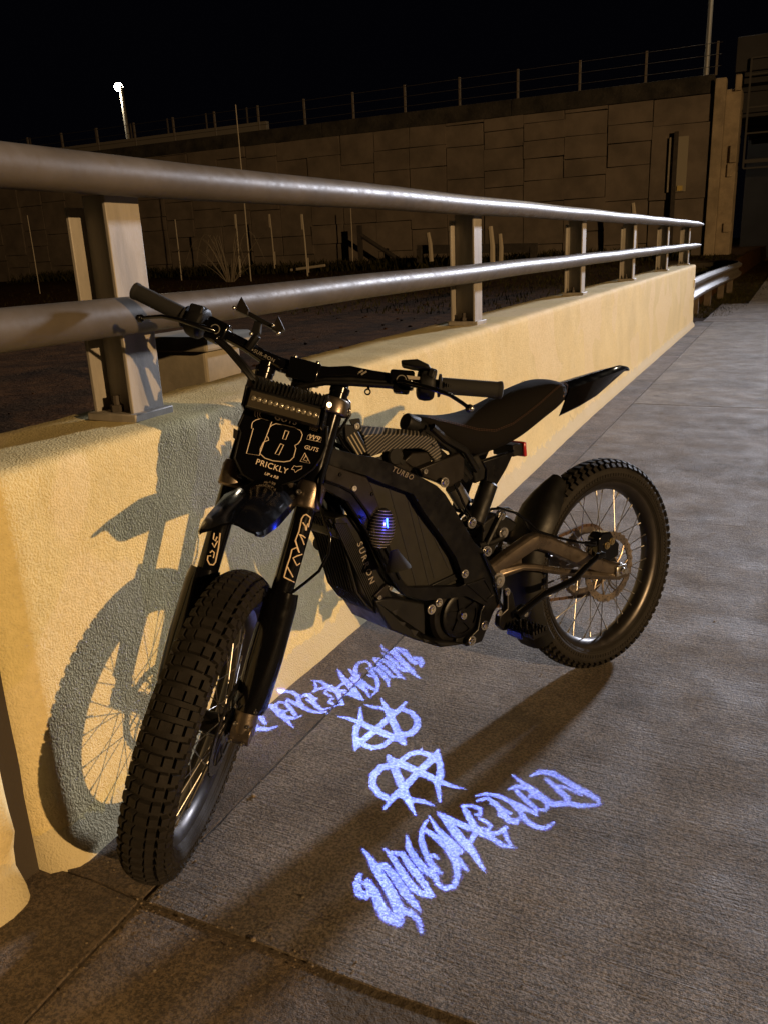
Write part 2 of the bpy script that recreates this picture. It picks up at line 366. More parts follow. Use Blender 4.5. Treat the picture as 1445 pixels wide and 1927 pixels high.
# ------------------------------------------------------------------ pipe railing
galv = mat('galvanised_pipe', (.105,.088,.068), .47, .15,   .22, 55, var=.28, vscale=6, rvar=.10, bdist=.0012, spec=.10)
galvp = mat('painted_post', (.30,.27,.225), .55, .0, .25, 120, var=.32, vscale=7, rvar=.08, stretch=(3,3,.6))
RX = -1.33
root = empty('pipe_railing', Matrix.Translation((RX-.1, 1.5, .846)))
tag(root, 'two-pipe grey metal railing bolted along the top of the yellow parapet', 'railing')
rinv = root.matrix_world.inverted()
for z, y1 in ((1.384, 13.75), (1.093, 13.6)):
    mb = MB(); N_ = 60; pth = [(RX, -3+(y1+3)*i/N_, z+.0015*math.sin(i)) for i in range(N_+1)]
    rr_ = [.041]*(N_+1)
    for i in range(4): rr_[N_-i] = .041*min(1, .45+.16*i)
    mb.tube(pth, rr_, 32); mb.obj('pipe_rail', galv, root, rinv, 60)
PY = [-.9, 1.515, 3.88, 6.12, 8.21, 10.46, 12.58]
for i, y in enumerate(PY):
    mb = MB(); X0 = -1.372
    # front flange, web, back flange (an I-section standing across the wall)
    mb.box((X0-.005, y, 1.10), (.010, .108, .496)); mb.box((X0-.005, y, 1.352), (.010, .096, .012))
    mb.box((X0-.062, y, 1.10), (.104, .009, .508)); mb.box((X0-.119, y, 1.09), (.010, .104, .478))
    p = mb.obj('post', galvp, root, rinv, 30, bevel=.002)
    mb = MB(); mb.box((X0-.058, y, .856), (.150, .136, .020)); mb.obj('base_plate', galvp, p, None, 30, bevel=.003)
    for s_ in (-1, 1):
        mb = MB(); c_ = (X0-.062, y+s_*.040, .867)
        mb.cyl(c_, (c_[0], c_[1], .883), .016, .016, 6); mb.cyl((c_[0], c_[1], .883), (c_[0], c_[1], .905), .009, .009, 8)
        mb.obj('anchor_bolt', mat('rusty_bolt', (.05,.04,.03), .7, .4), p, None, 30)
    for z in (1.384, 1.093):
        mb = MB(); mb.box((X0+.004, y, z), (.016, .07, .05)); mb.obj('rail_bracket', galvp, p, None, 30, bevel=.002)
# ------------------------------------------------------------------ guardrail past the parapet end
def wbeam(path, z0, z1, t=.004):
    prof = [(0,0),(.018,.06),(.075,.16),(.075,.26),(.012,.40),(.0,.5),(.012,.60),(.075,.74),(.075,.84),(.018,.94),(0,1)]
    mb = MB(); rings = []
    for i, p in enumerate(path):
        a = Vector(path[max(i-1, 0)]); b = Vector(path[min(i+1, len(path)-1)]); d = (b-a).normalized(); nn = Vector((d.y, -d.x, 0))
        fr_ = [Vector((p[0], p[1], 0))+nn*q+Vector((0,0,z0+(z1-z0)*h)) for q, h in prof]
        bk = [Vector((p[0], p[1], 0))+nn*(q-t)+Vector((0,0,z0+(z1-z0)*h)) for q, h in prof][::-1]
        rings.append(fr_+bk)
    mb.loft(rings); return mb
gr = empty('guardrail', Matrix.Translation((-1.4, 13, 0))); tag(gr, 'corrugated steel guardrail joined to the far end of the yellow parapet', 'guardrail'); gi = gr.matrix_world.inverted()
path = [(-1.36,12.7),(-1.36,13.4),(-1.36,14.6),(-1.34,16),(-1.30,17.6),(-1.24,19.2),(-1.2,20.6),(-1.24,21.7),(-1.42,22.5),(-1.8,23),(-2.4,23.2),(-3.2,23.2)]
wbeam(path, .30, .64).obj('beam', galv, gr, gi, 50)
for x, y in ((-1.46,13.2),(-1.47,13.75),(-1.48,14.9),(-1.45,16.8),(-1.38,18.8),(-1.33,20.6)):
    mb = MB(); mb.box((x, y, .27), (.12, .09, .66)); mb.obj('post', mat('timber_post', (.12,.09,.06), .9, 0, .5, 60, var=.4), gr, gi, 0, bevel=.004)
for z in (.36,.47,.58): MB().bolt((-1.276, 12.56, z), (1,0,0), .02, .014).obj('bolt', steel, gr, gi)
tag(MB().box((-1.262, 12.52, .60), (.012, .05, .10)).obj('reflector', mat('reflector_white', (.7,.72,.8), .3), bevel=.002), 'small white reflector stuck on the far end of the parapet', 'reflector')
# ------------------------------------------------------------------ retaining wall of precast panels
pan = mat('precast_panel', (.165,.130,.098), .85, 0, .6, 14, var=.35, vscale=1.2, bdist=.01)
YW = 32.0; H = 5.75
root = empty('retaining_wall', Matrix.Translation((-14, YW, .6))); tag(root, 'tall retaining wall of staggered precast panels under the fence', 'retaining wall'); wi = root.matrix_world.inverted()
R = random.Random(12); mb = MB(); x = -3.05; col = 0
def wall_y(x_): return YW+(.9 if x_ > -4.2 else .9*math.exp((x_+4.2)/2.2))*0+.012*(x_+3)
while x > -52:
    wd = 1.52 if col else 1.9; z = .1-(.38 if col % 2 else 0); hs = [1.5,.76,.76,1.5,.38]
    while z < H-.02:
        h = R.choice([.76,.76,.76,1.5,.6,1.14]) if col else 2.4
        z1 = min(z+h, H)
        jy = R.uniform(-.055, .055); jx = R.uniform(-.02, .03); tl = R.uniform(-.012, .012)
        c_ = Vector((x-wd/2+jx, wall_y(x)+.1+jy, (z+z1)/2)); a = Vector((1, R.uniform(-.012,.012), tl)).normalized(); cc = Vector((0,0,1)); cc = (cc-a*cc.dot(a)).normalized(); bb = cc.cross(a)
        mb.box(c_, (wd-.022, .2, (z1-z)-.02), (a, bb, cc)); z = z1
    x -= wd; col += 1
mb.obj('panel_facing', pan, root, wi, 0, bevel=.008)
mb = MB(); mb.box((-28, YW+.42, 2.9), (50, .2, 5.7)); mb.obj('backing', mat('dark_concrete', (.05,.045,.04), .9, 0, .5, 10), root, wi, 0)
mb = MB()
for k, (xa, xb) in enumerate(((-3.05,-10),(-10,-18),(-18,-26),(-26,-36),(-36,-52))): mb.box(((xa+xb)/2, YW+.35, H+.30), (abs(xb-xa)-.02, .6, .56))
mb.obj('coping', mat('dark_coping', (.045,.038,.030), .95, 0, 1, 8, var=.7, vscale=1.5, bdist=.05), root, wi, 0, bevel=.02)  # coping darker than the panels, strongly mottled
mb = MB(); mb.box((-2.82, YW+.05, 3.0), (.34, .5, 6.3)); mb.box((-2.45, YW+.9, 2.9), (.5, 1.2, 5.9)); 
for k in (1, 4, 5, 8):
    mb.box((-2.30+R.uniform(-.09,.06), YW+.32+R.uniform(-.05,.05), .9+k*.62+R.uniform(-.2,.2)), (.12+R.uniform(0,.16), .3, R.uniform(.15,.75)))
mb.obj('corner_pier', mat('corner_concrete', (.36,.28,.18), .85, 0, .8, 9, var=.35, vscale=2, bdist=.02), root, wi, 0, bevel=.02)
# fence on top of it
root = empty('chain_fence', Matrix.Translation((-14, YW+.5, H+.6))); tag(root, 'dim post-and-wire fence standing on top of the tall retaining wall', 'fence'); wi = root.matrix_world.inverted()
for k in range(19):
    x = -3.05-2.28*k
    mb = MB(); mb.box((x, YW+.5, 6.86), (.07, .07, 1.02)); mb.obj('post', mat('fence_post', (.13,.105,.08), .8, 0), root, wi, 0)
mb = MB()
for z in (6.6, 6.95, 7.3): mb.tube([(-2.9, YW+.46, z+.02), (-24, YW+.46, z-.01), (-45, YW+.46, z)], .010, 5)
mb.obj('wire', mat('fence_wire', (.04,.033,.025), .8, 0), root, wi, 0)
# ------------------------------------------------------------------ overpass on the right
root = empty('overpass', Matrix.Translation((6, 40, 0))); tag(root, 'dark concrete overpass crossing the road at the right edge', 'overpass'); wi = root.matrix_world.inverted()
dk = mat('bridge_concrete', (.035,.032,.032), .9, 0, .5, 6, var=.3, vscale=.8)
mb = MB(); mb.box((12.4, 38.6, 6.35), (29.8, 10.6, .5)); mb.obj('deck', dk, root, wi, 0, bevel=.02)
mb = MB(); mb.box((12.4, 33.2, 6.98), (29.8, .3, 1.06)); mb.obj('barrier', dk, root, wi, 0, bevel=.02)
for k in range(6):
    mb = MB(); y = 34.2+k*1.9
    mb.box((12.4, y, 6.02), (29.6, .5, .16)); mb.box((12.4, y, 5.6), (29.6, .16, .7)); mb.box((12.4, y, 5.2), (29.6, .55, .14)); mb.obj('girder', dk, root, wi, 0)
for x in (2.6, 8, 13.4):
    mb = MB(); mb.cyl((x, 44.5, -.2), (x, 44.5, 4.6), .45, .45, 24); mb.obj('column', dk, root, wi)
mb = MB(); mb.box((12, 44.5, 4.85), (24, 1.0, .6)); mb.obj('pier_cap', dk, root, wi, 0, bevel=.03)
fr_ = MB()
for x in (-2.0, -.2):
    fr_.box((x, 32.9, 5.1), (.06, .06, 3.4))
for z in (3.4, 4.5, 5.3, 6.3, 6.8): fr_.box((-1.1, 32.9, z), (1.8, .05, .05))
fr_.box((-1.1, 32.9, 3.62), (1.8, .05, .12))
tag(fr_.obj('ladder_frame', mat('frame_metal', (.05,.045,.04), .7, .2), smooth=0), 'thin metal frame hanging at the overpass corner by the wall end', 'metal frame')
mb = MB(); mb.box((10, 52, 3), (26, .5, 7)); mb.obj('abutment', dk, root, wi, 0)
# far upper ramp on the left
root = empty('ramp_bridge', Matrix.Translation((-38, 45, 8))); tag(root, 'distant elevated road with a pale barrier behind the retaining wall', 'road bridge'); wi = root.matrix_world.inverted()
mb = MB(); mb.box((-46, 45.2, 8.62), (34, .3, .50)); mb.obj('barrier', mat('ramp_barrier', (.22,.19,.15), .85, 0, .4, 5), root, wi, 0, bevel=.02)
mb = MB(); mb.box((-46, 48, 7.9), (34, 6, .8)); mb.obj('deck', dk, root, wi, 0)
for k in range(10):
    mb = MB(); mb.box((-30.4-3.0*k, 45.2, 9.3), (.07, .07, .9)); mb.obj('fence_post', mat('fence_post', (.13,.105,.08), .8, 0), root, wi, 0)
for x in (-34, -46, -58):
    mb = MB(); mb.cyl((x, 48, -.5), (x, 48, 7.5), .6, .6, 16); mb.obj('column', dk, root, wi)
# ------------------------------------------------------------------ street lights
polem = mat('lamp_pole', (.45,.43,.38), .5, .4)
def street_light(name, base, top, r_, label, head=None, arm=0, lit=True, power=0):
    e = empty(name, Matrix.Translation(base)); tag(e, label, 'street light'); i_ = e.matrix_world.inverted()
    MB().tube([base, top], [r_, r_*.6], 12).obj('pole', polem, e, i_)
    hd = Vector(top)+Vector((arm, 0, 0))
    if arm: MB().tube([top, hd], r_*.5, 8).obj('arm', polem, e, i_)
    MB().box(hd+Vector((0,0,.06)), (.5, .3, .14)).obj('lamp_housing', polem, e, i_, 0, bevel=.02)
    if lit:
        MB().ball(hd-Vector((0,0,.10)), .36, 10, (1,1,.95)).obj('lamp_lens', emis('lit_lamp_lens_'+str(int(power)), (1,.90,.68), power), e, i_)
    return hd
q = street_light('street_light', (-54.8, 62.7, 2), (-55.2, 62.7, 16.2), .26, 'lit street light on a pale pole rising behind the left end of the railing', arm=-.25, power=90)
lamp('lit_lamp_light', (-55.7, 62.4, 15.4), (1, .84, .6), 2500, .3)
street_light('street_light', (-4.3, 41.5, 6.5), (-4.3, 41.5, 15.4), .12, 'pale pole of a street light running out of the top right of the picture', arm=.6, power=60)
lamp('pole_lamp_light', (-3.7, 41.2, 15.1), (1, .85, .62), 1600, .3)
# ------------------------------------------------------------------ things behind the parapet
poles = mat('marker_post', (.42,.36,.27), .7, 0, .3, 60)
for k, (b, t, r_, lab) in enumerate((
    ([(-21.103, 26, 0.60925), (-21.094, 26, 2.695)], 0, .022, 'thin pale stake left of the dead fronds behind the railing'),
    ([(-19.097, 27, 0.68671), (-19.045, 27, 2.7837)], 0, .026, 'pale stake with a double top at the middle of the dead fronds'),
    ([(-19.133, 29.5, 0.90024), (-19.168, 29.5, 2.8366)], 0, .028, 'pale stake just right of the dead fronds'),
    ([(-15.517, 26, 0.6223), (-15.569, 26, 2.5673)], 0, .028, 'rightmost pale stake of the row behind the railing, beside a fallen pole'),
    ([(-22.055, 20, 0.52007), (-22.055, 20, 2.7952)], 0, .014, 'very thin stake standing alone at the far left behind the railing'),
    ([(-16.554, 24, 0.43834), (-16.542, 24, 5.8646)], 0, .020, 'tall thin bare pole rising above the retaining wall behind the dead fronds'),
    ([(-16.063, 30.5, 0.93092), (-16.036, 30.5, 2.8933)], 0, .022, 'thin rusty rod in front of the retaining wall beside the braced post'))):
    p0, p1 = Vector(b[0]), Vector(b[1])
    mb = MB(); mb.tube([p0-Vector((0,0,.15)), p0.lerp(p1, .5)+Vector((.01,0,0)), p1], [r_, r_, r_*.8], 8)
    if k in (1, 2, 3): mb.box(p1+Vector((-.03, 0, -.25)), (.05, .05, .5)); mb.tube([p0+Vector((.05,0,0)), p0+Vector((.06,0,.5))], r_*.8, 6)
    tag(mb.obj('stake', poles), lab, 'stake', 'stakes standing behind the railing')
fb = [(-17.387, 24, 0.4238), (-17.319, 24, 0.9799)][0]
mb = MB(); R = random.Random(5); c0 = Vector(fb)
for k in range(34):
    a = R.uniform(-1, 1); hgt = R.uniform(.4, 1.7); sp = a*R.uniform(1.0, 2.9); pts = []
    for i in range(9):
        t = i/8; pts.append(c0+Vector((sp*t+a*.15, R.uniform(-.02,.02)-.2*a*t, hgt*math.sin(t*math.pi*(.5 if k % 3 else .85)))))
    mb.tube(pts, [.022*(1-.8*i/8) for i in range(9)], 5, flat=.4)
tag(mb.obj('dead_fronds', mat('dead_frond', (.20,.16,.11), .85, 0, .3, 60)), 'spray of dead dry fronds arching up from the soil behind the railing', 'dry plant')
mb = MB(); a, b = [(-11.252, 0.8458), (-9.7946, 0.84019)]; 
mb.tube([Vector((([(-16.811, 27, 0.71462), (-16.798, 27, 0.86481)])[0])), Vector((([(-15.362, 27, 0.78136), (-15.359, 27, 0.81814)])[0]))+Vector((0,0,.05))], .05, 8)
tag(mb.obj('fallen_pole', poles), 'pale pole lying on the soil near the rightmost stake', 'pole')
dkp = mat('dark_timber', (.05,.04,.032), .9, 0, .5, 40, var=.4)
b = [(-15.704, 30.5, 0.91834), (-15.674, 30.5, 2.2413)]; b2 = [(-14.092, 30.5, 0.86191), (-14.087, 30.5, 0.981)]
mb = MB(); p0, p1 = Vector(b[0]), Vector(b[1]); mb.box((p0+p1)/2, (.16, .16, (p1-p0).length)); mb.tube([p1-Vector((0,0,.35)), Vector(b2[0])+Vector((0,0,.05))], .09, 6)
tag(mb.obj('braced_post', dkp, smooth=0), 'dark timber post with one diagonal brace in front of the retaining wall', 'post')
A_ = Vector([(-12.582, 29, 0.81268), (-12.564, 29, 1.3706)][0]); B_ = Vector([(-8.1075, 29, 0.69345), (-8.1129, 29, 1.1133)][0]); A1 = Vector([(-12.582, 29, 0.81268), (-12.564, 29, 1.3706)][1]); 
mb = MB(); hh = A1.z-A_.z
d = (B_-A_).normalized(); nn = Vector((d.y, -d.x, 0))
mb.box((A_+B_)/2+Vector((0,0,hh*.75)), ((B_-A_).length, .12, hh*.55), (d, nn, Vector((0,0,1))))
for t in (.02,.35,.7,.97): mb.box(A_.lerp(B_, t)+Vector((0,0,hh*.35)), (.2,.2,hh*.9), (d, nn, Vector((0,0,1))))
tag(mb.obj('old_barrier', dkp, smooth=0, bevel=.01), 'long dark low barrier lying along the foot of the retaining wall', 'barrier')
for b, lab in (([(-11.888, 28.6, 0.8001), (-11.983, 28.6, 1.7849)], 'short pale stump of post at the left end of the dark low barrier'), ([(-8.045, 24, 0.43937), (-8.1043, 24, 1.7722)], 'pale post standing just right of the second railing post'), ([(-5.0063, 30, 0.90226), (-5.1461, 30, 2.3979)], 'forked pale stick rising above the upper rail near the wall'), ([(-8.776, 27, 0.52087), (-8.7932, 27, 1.5981)], 'short pale post with a crooked top behind the railing')):
    p0, p1 = Vector(b[0]), Vector(b[1]); mb = MB(); mb.tube([p0, p0.lerp(p1,.6)+Vector((.03,0,0)), p1], [.09,.085,.07], 7); tag(mb.obj('stump', poles), lab, 'post')
# soil clods and concrete footing just behind the parapet
mb = MB(); mb.box((-2.24, 2.80, .52), (.28, .24, .68)); mb.box((-2.24, 2.80, .885), (.36, .32, .06)); 
tag(mb.obj('footing', mat('old_concrete', (.28,.24,.17), .9, 0, .6, 30, var=.3), smooth=0, bevel=.012), 'square concrete footing standing on the soil right behind the parapet', 'concrete footing')
mb = MB(); R = random.Random(9)
for k in range(420):
    x = -1.75-abs(R.gauss(0, 2.4)); y = R.uniform(.5, 14); s_ = R.uniform(.006, .022)*(1+.12*abs(x))
    mb.ball((x, y, ground_z(x, y)+s_*.2), s_, 3, (1, R.uniform(.5,1.3), R.uniform(.3,.7)))
tag(mb.obj('clods', soil, smooth=0), 'clods and stones strewn over the bare soil behind the parapet', 'stones', kind='stuff')
gm = mat('grass_blades', (.045,.040,.012), .9, spec=.05, var=.6, vscale=2)
def grass(n, fx, label, hmax, seed):
    R = random.Random(seed); mb = MB(); V_ = []; F_ = []
    for k in range(n):
        x, y = fx(R); z = ground_z(x, y); h = R.uniform(.3, 1)*hmax; a = R.uniform(0, 6.28); w_ = h*.09+.004; lx, ly = R.uniform(-.5,.5)*h, R.uniform(-.5,.5)*h
        i = len(V_); V_ += [(x-w_*math.cos(a), y-w_*math.sin(a), z), (x+w_*math.cos(a), y+w_*math.sin(a), z), (x+lx*.4, y+ly*.4, z+h*.65), (x+lx, y+ly, z+h)]; F_ += [(i, i+1, i+2), (i, i+2, i+3)]
    mb.add(V_, F_); return tag(mb.obj('grass', gm, smooth=0), label, 'grass', kind='stuff')
def fx1(R):
    while True:
        y = 14.2+abs(R.gauss(0, 8)); x = R.uniform(-2.6, -.95+min(.5, (y-14)*.05)+R.gauss(0, .1))
        if y < 31: return x, y
grass(14000, fx1, 'strip of rough grass between the guardrail and the walk', .05, 4)
grass(5000, lambda R: (R.uniform(-34, -3.3), R.choice((31.2, 30.4, 29.5))+R.gauss(0, .35)), 'taller dry weeds along the foot of the retaining wall', .5, 8)
grass(9000, lambda R: (-1.9-abs(R.gauss(0, 8)), R.uniform(12, 31)), 'sparse weeds over the ground behind the parapet', .12, 6)
# sign, pole, trunk
e = empty('road_sign', Matrix.Translation((-3.9, 31.4, .6))); tag(e, 'back of a tall rectangular sign on a dark pole before the retaining wall', 'sign'); i_ = e.matrix_world.inverted()
MB().box((-4.02, 31.82, 3.62), (.62, .03, 1.75)).obj('sign_panel', mat('sign_back', (.30,.26,.19), .6, .3), e, i_, 0)
MB().box((-4.10, 31.72, 2.55), (.13, .13, 4.2)).obj('pole', dkp, e, i_, 0)
MB().box((-3.90, 31.76, 2.85), (.18, .02, .16)).obj('tag_plate', mat('yellow_tag', (.50,.36,.10), .6), e, i_, 0)
mb = MB(); p0 = Vector([(87.926, -1748.9, 0.5), (89.378, -1748.9, -38.733)][0]); 
mb.tube([Vector((-.35, 43.2, .2)), Vector((-.33, 43.2, 1.0)), Vector((-.30, 43.2, 1.9))], [.22,.17,.2], 12); tr = mb.obj('palm_tree', mat('palm_trunk', (.30,.25,.18), .9, 0, .8, 12, var=.3))
tag(tr, 'low palm trunk standing in the dark under the overpass', 'palm')
mb = MB(); R = random.Random(2)
for k in range(14):
    a = k/14*6.28+R.uniform(-.2,.2); pts = [Vector((-.3,43.2,1.9))+Vector((math.cos(a)*t*1.3, math.sin(a)*t*1.3, .8*t-1.5*t*t)) for t in (0,.25,.5,.75,1)]; mb.tube(pts, [.05,.1,.12,.09,.01], 5, flat=.2)
mb.obj('crown', mat('palm_leaf', (.05,.055,.03), .8), tr)

# ------------------------------------------------------------------ electric dirt bike
def frm(o, X, Y, Z): return Matrix(((X[0],Y[0],Z[0],o[0]),(X[1],Y[1],Z[1],o[1]),(X[2],Y[2],Z[2],o[2]),(0,0,0,1)))
MB_ = frm(*FR_B); MS_ = frm(*FR_S)
base = MB_ @ Matrix.Translation((0, 0, -.313))
bike = empty('electric_dirt_bike', base); tag(bike, 'black electric dirt bike with number plate 18 leaning on the pipe railing', 'dirt bike')
TB = base.inverted() @ MB_; TS = base.inverted() @ MS_
sd = lambda p, q, h: (p, h, q)        # side polygon (x, z) extruded along y
def P(name, mb, m, fr='B', **k):
    return mb.obj(name, m, bike, TB if fr == 'B' else TS, **k)
def C(name, mb, m, par, **k): return mb.obj(name, m, par, None, **k)
# ---- wheels
def wheel(mat4, Rt, wt, knobs, front):
    hub = MB(); hub.lathe([(.0,-.055),(.014,-.055),(.014,-.048),(.030,-.046),(.032,-.040),(.018,-.034),(.016,.0),(.018,.034),(.032,.040),(.030,.046),(.014,.048),(.014,.055),(0,.055)], (0,0,0), (0,1,0), 28)
    o = hub.obj('wheel', blackmetal, bike, mat4)
    ty = MB(); Ri = .236; pr = []
    for k in range(21):
        a = -math.pi*.78+2*math.pi*.78*k/20; rc = Rt-.012-wt*.82; pr.append((rc+wt*.82*math.cos(a), wt*math.sin(a)))
    pr += [(Ri, .022), (Ri-.004, 0), (Ri, -.022)]
    ty.lathe(pr, (0,0,0), (0,1,0), 120, close=True)
    rc = Rt-.012-wt*.82
    def kn(phi, b0, b1, w0, h):      # a block: wheel angle phi, section angles b0..b1, half-length w0 along the tread
        vs = []
        for lay, hh, sh in ((0, -.002, 1), (1, h, .84)):
            for ss in (-1, 1):
                for bb in (b0, b1):
                    bm_ = (b0+b1)/2+(bb-(b0+b1)/2)*(1 if lay == 0 else .88)
                    rr_ = rc+(wt*.82+hh)*math.cos(bm_); yy = (wt+hh)*math.sin(bm_); dp = ss*w0*sh/max(rr_, .1); a = phi+dp
                    vs.append((rr_*math.cos(a), yy, rr_*math.sin(a)))
        ty.add(vs, [(0,1,3,2),(4,6,7,5),(0,4,5,1),(2,3,7,6),(0,2,6,4),(1,5,7,3)])
    for k in range(knobs):
        ph = 2*math.pi*k/knobs; q = math.pi/knobs; st = Rt*2*math.pi/knobs; hh = .0095 if front else .0085
        if front:
            kn(ph, -.22, .22, st*.33, hh); kn(ph, -.57, -.26, st*.33, hh); kn(ph, .26, .57, st*.33, hh)
            for s_ in (-1, 1): kn(ph, *(sorted((s_*.66, s_*.96))), st*.33, hh); kn(ph+q*1.0, *(sorted((s_*1.04, s_*1.40))), st*.26, .005)
        else:
            kn(ph, -.30, .30, st*.30, hh); kn(ph+q, -.68, -.36, st*.30, hh); kn(ph+q, .36, .68, st*.30, hh)
            for s_ in (-1, 1): kn(ph, *(sorted((s_*.76, s_*1.08))), st*.30, hh)
        for s_ in (-1, 1):
            for qq in (0, .5): kn(ph+2*q*qq, *(sorted((s_*1.50, s_*1.78))), st*.10, .0022)
    for s_ in (-1, 1):      # raised sidewall ring and small ribs
        for an in (1.62, 2.12, 2.25):
            ty.lathe([(rc+wt*.82*math.cos(an-.02), s_*(wt*math.sin(an-.02)-.0004)), (rc+wt*.82*math.cos(an), s_*(wt*math.sin(an)+.0013)), (rc+wt*.82*math.cos(an+.02), s_*(wt*math.sin(an+.02)-.0004))], (0,0,0), (0,1,0), 120)
        ty.lathe([(rc+wt*.82*math.cos(2.0), s_*(wt*math.sin(2.0)+.0)), (rc+wt*.82*math.cos(2.0)+.003, s_*(wt*math.sin(2.0)+.0025)), (rc+wt*.82*math.cos(1.9), s_*(wt*math.sin(1.9)+.001))], (0,0,0), (0,1,0), 120)
    C('tyre', ty, rubber, o, smooth=30)
    rm = MB(); rm.lathe([(.238,.021),(.243,.024),(.243,.027),(.236,.0265),(.226,.018),(.2205,.009),(.2195,0),(.2205,-.009),(.226,-.018),(.236,-.0265),(.243,-.027),(.243,-.024),(.238,-.021),(.229,-.010),(.228,0),(.229,.010)], (0,0,0), (0,1,0), 96, close=True)
    C('rim', rm, rimm, o, smooth=50)
    sp = MB(); sp.tube([(0,0,0),(0,0,.5),(0,0,1)], .00115, 6)
    sm = None
    for k in range(36):
        side = 1 if k % 2 else -1; dirn = 1 if (k//2) % 2 else -1
        a = 2*math.pi*k/36; ah = a+dirn*1.02
        p0 = Vector((.030*math.cos(ah), side*.043, .030*math.sin(ah))); p1 = Vector((.222*math.cos(a), side*.004, .222*math.sin(a)))
        mb = MB(); mb.tube([p0, p1], .00125, 6); mb.tube([p1.lerp(p0, .075), p1], [.0022,.0028], 6); C('spoke', mb, spokem, o, smooth=60)
    v = MB(); v.tube([(.222,0,.0),(.185,0,.0)], .003, 8); C('valve', v, blackmetal, o)
    return o
def disc(par, r0, y, side, m, n=10, name='brake_disc'):
    mb = MB(); N_ = 90; t = .0018
    for ya in (y-t, y+t):
        pass
    ro = [r0+(.0022 if i % 3 == 0 else (-.0018 if i % 3 == 1 else 0)) for i in range(N_)]
    out = [(ro[i]*math.cos(2*math.pi*i/N_), ro[i]*math.sin(2*math.pi*i/N_)) for i in range(N_)]; inn = [(.80*r0*math.cos(2*math.pi*i/N_), .80*r0*math.sin(2*math.pi*i/N_)) for i in range(N_)]
    mb.band(out, inn, y-t, y+t, sd, closed=True)
    for k in range(n):
        a = 2*math.pi*k/n
        pts = [Vector(((.80-.15*j)*r0*math.cos(a+.16*j), y, (.80-.15*j)*r0*math.sin(a+.16*j))) for j in range(4)]
        mb.tube(pts, .0028, 6)
    mb.lathe([(.020,y-t),(r0*.36,y-t),(r0*.36,y+t),(.020,y+t)], (0,0,0), (0,1,0), 24, close=True)
    o = C(name, mb, m, par, smooth=25)
    hb = MB()
    for k in range(48):      # drilled holes read as small dark pips
        a = 2*math.pi*k/48; rr_ = r0*(.86 if k % 2 else .93)
        hb.lathe([(0,y+side*(t+.0003)),(.0022,y+side*(t+.0003))], (rr_*math.cos(a),0,rr_*math.sin(a)), (0,1,0), 6)
    C('drill_holes', hb, mat('hole_dark', (.01,.01,.01), .9), o, smooth=0); return o
rear = wheel(TB, .313, .040, 74, False)
front = wheel(TS, .320, .045, 70, True)
disc(rear, .102, .042, 1, discm)
disc(front, .100, .048, 1, rotorf, 12)
sprk = MB()
N_ = 96; out = [((.104+(.004 if i % 2 else 0))*math.cos(2*math.pi*i/N_), (.104+(.004 if i % 2 else 0))*math.sin(2*math.pi*i/N_)) for i in range(N_)]; inn = [(.082*math.cos(2*math.pi*i/N_), .082*math.sin(2*math.pi*i/N_)) for i in range(N_)]
sprk.band(out, inn, -.050, -.045, sd, closed=True)
for k in range(6):
    a = k*math.pi/3; sprk.box((.055*math.cos(a), -.0475, .055*math.sin(a)), (.07, .004, .016), ((math.cos(a),0,math.sin(a)),(0,1,0),(-math.sin(a),0,math.cos(a))))
C('sprocket', sprk, discm, rear, smooth=20)
# ---- chain
mb = MB(); ch = []
for i in range(34): a = math.pi/2+math.pi*i/33; ch.append(Vector((.108*math.cos(a), -.0475, .108*math.sin(a))))
for i in range(30): ch.append(Vector((.0, -.0475, -.108)).lerp(Vector((.585, -.0475, .012)), i/30))
for i in range(8): a = -math.pi/2+math.pi*i/7; ch.append(Vector((.585+.03*math.cos(a), -.0475, .042+.03*math.sin(a))))
for i in range(30): ch.append(Vector((.585, -.0475, .072)).lerp(Vector((0, -.0475, .108)), (i+1)/30))
for i in range(len(ch)-1):
    c_ = (ch[i]+ch[i+1])/2; d = (ch[i+1]-ch[i]); l = d.length; d.normalize(); mb.box(c_, (l*.96, .008 if i % 2 else .005, .009), (d, Vector((0,1,0)), d.cross(Vector((0,1,0)))))
P('chain', mb, mat('rusty_chain', (.10,.06,.04), .55, .7, .4, 200), smooth=0)
# ---- frame: a pair of perimeter side beams round the battery
of = [(0.93085, 0.52101), (0.84413, 0.48527), (0.80405, 0.47331), (0.74328, 0.44075), (0.68144, 0.40332), (0.64072, 0.37655), (0.61778, 0.35171), (0.57868, 0.28427), (0.53965, 0.21447), (0.51752, 0.19147), (0.47912, 0.12404), (0.45423, 0.0963), (0.46652, 0.05772), (0.51459, 0.04395), (0.57844, 0.09047), (0.62484, 0.09868), (0.70425, 0.11551), (0.75715, 0.14403), (0.78131, 0.17139), (0.80485, 0.22425), (0.83598, 0.30189), (0.86082, 0.35069), (0.88934, 0.39559), (0.94227, 0.43532)]
inf = [(0.93535, 0.47757), (0.88108, 0.46035), (0.82811, 0.43615), (0.80992, 0.42434), (0.78726, 0.41149), (0.74885, 0.39162), (0.71077, 0.37148), (0.68251, 0.32078), (0.63719, 0.25434), (0.60071, 0.19302), (0.59041, 0.16112), (0.58277, 0.13495), (0.5807, 0.12091), (0.60093, 0.12127), (0.63648, 0.1314), (0.66039, 0.13689), (0.69154, 0.14578), (0.73424, 0.15667), (0.75601, 0.16799), (0.77278, 0.20682), (0.79822, 0.31812), (0.81446, 0.37457), (0.82705, 0.42196), (0.93564, 0.4754)]
fr_ = None
mb = MB()
for s_ in (1, -1): mb.band(of, inf, s_*.068, s_*.088, sd)
fr_ = P('frame', mb, satin, bevel=.004, smooth=30)
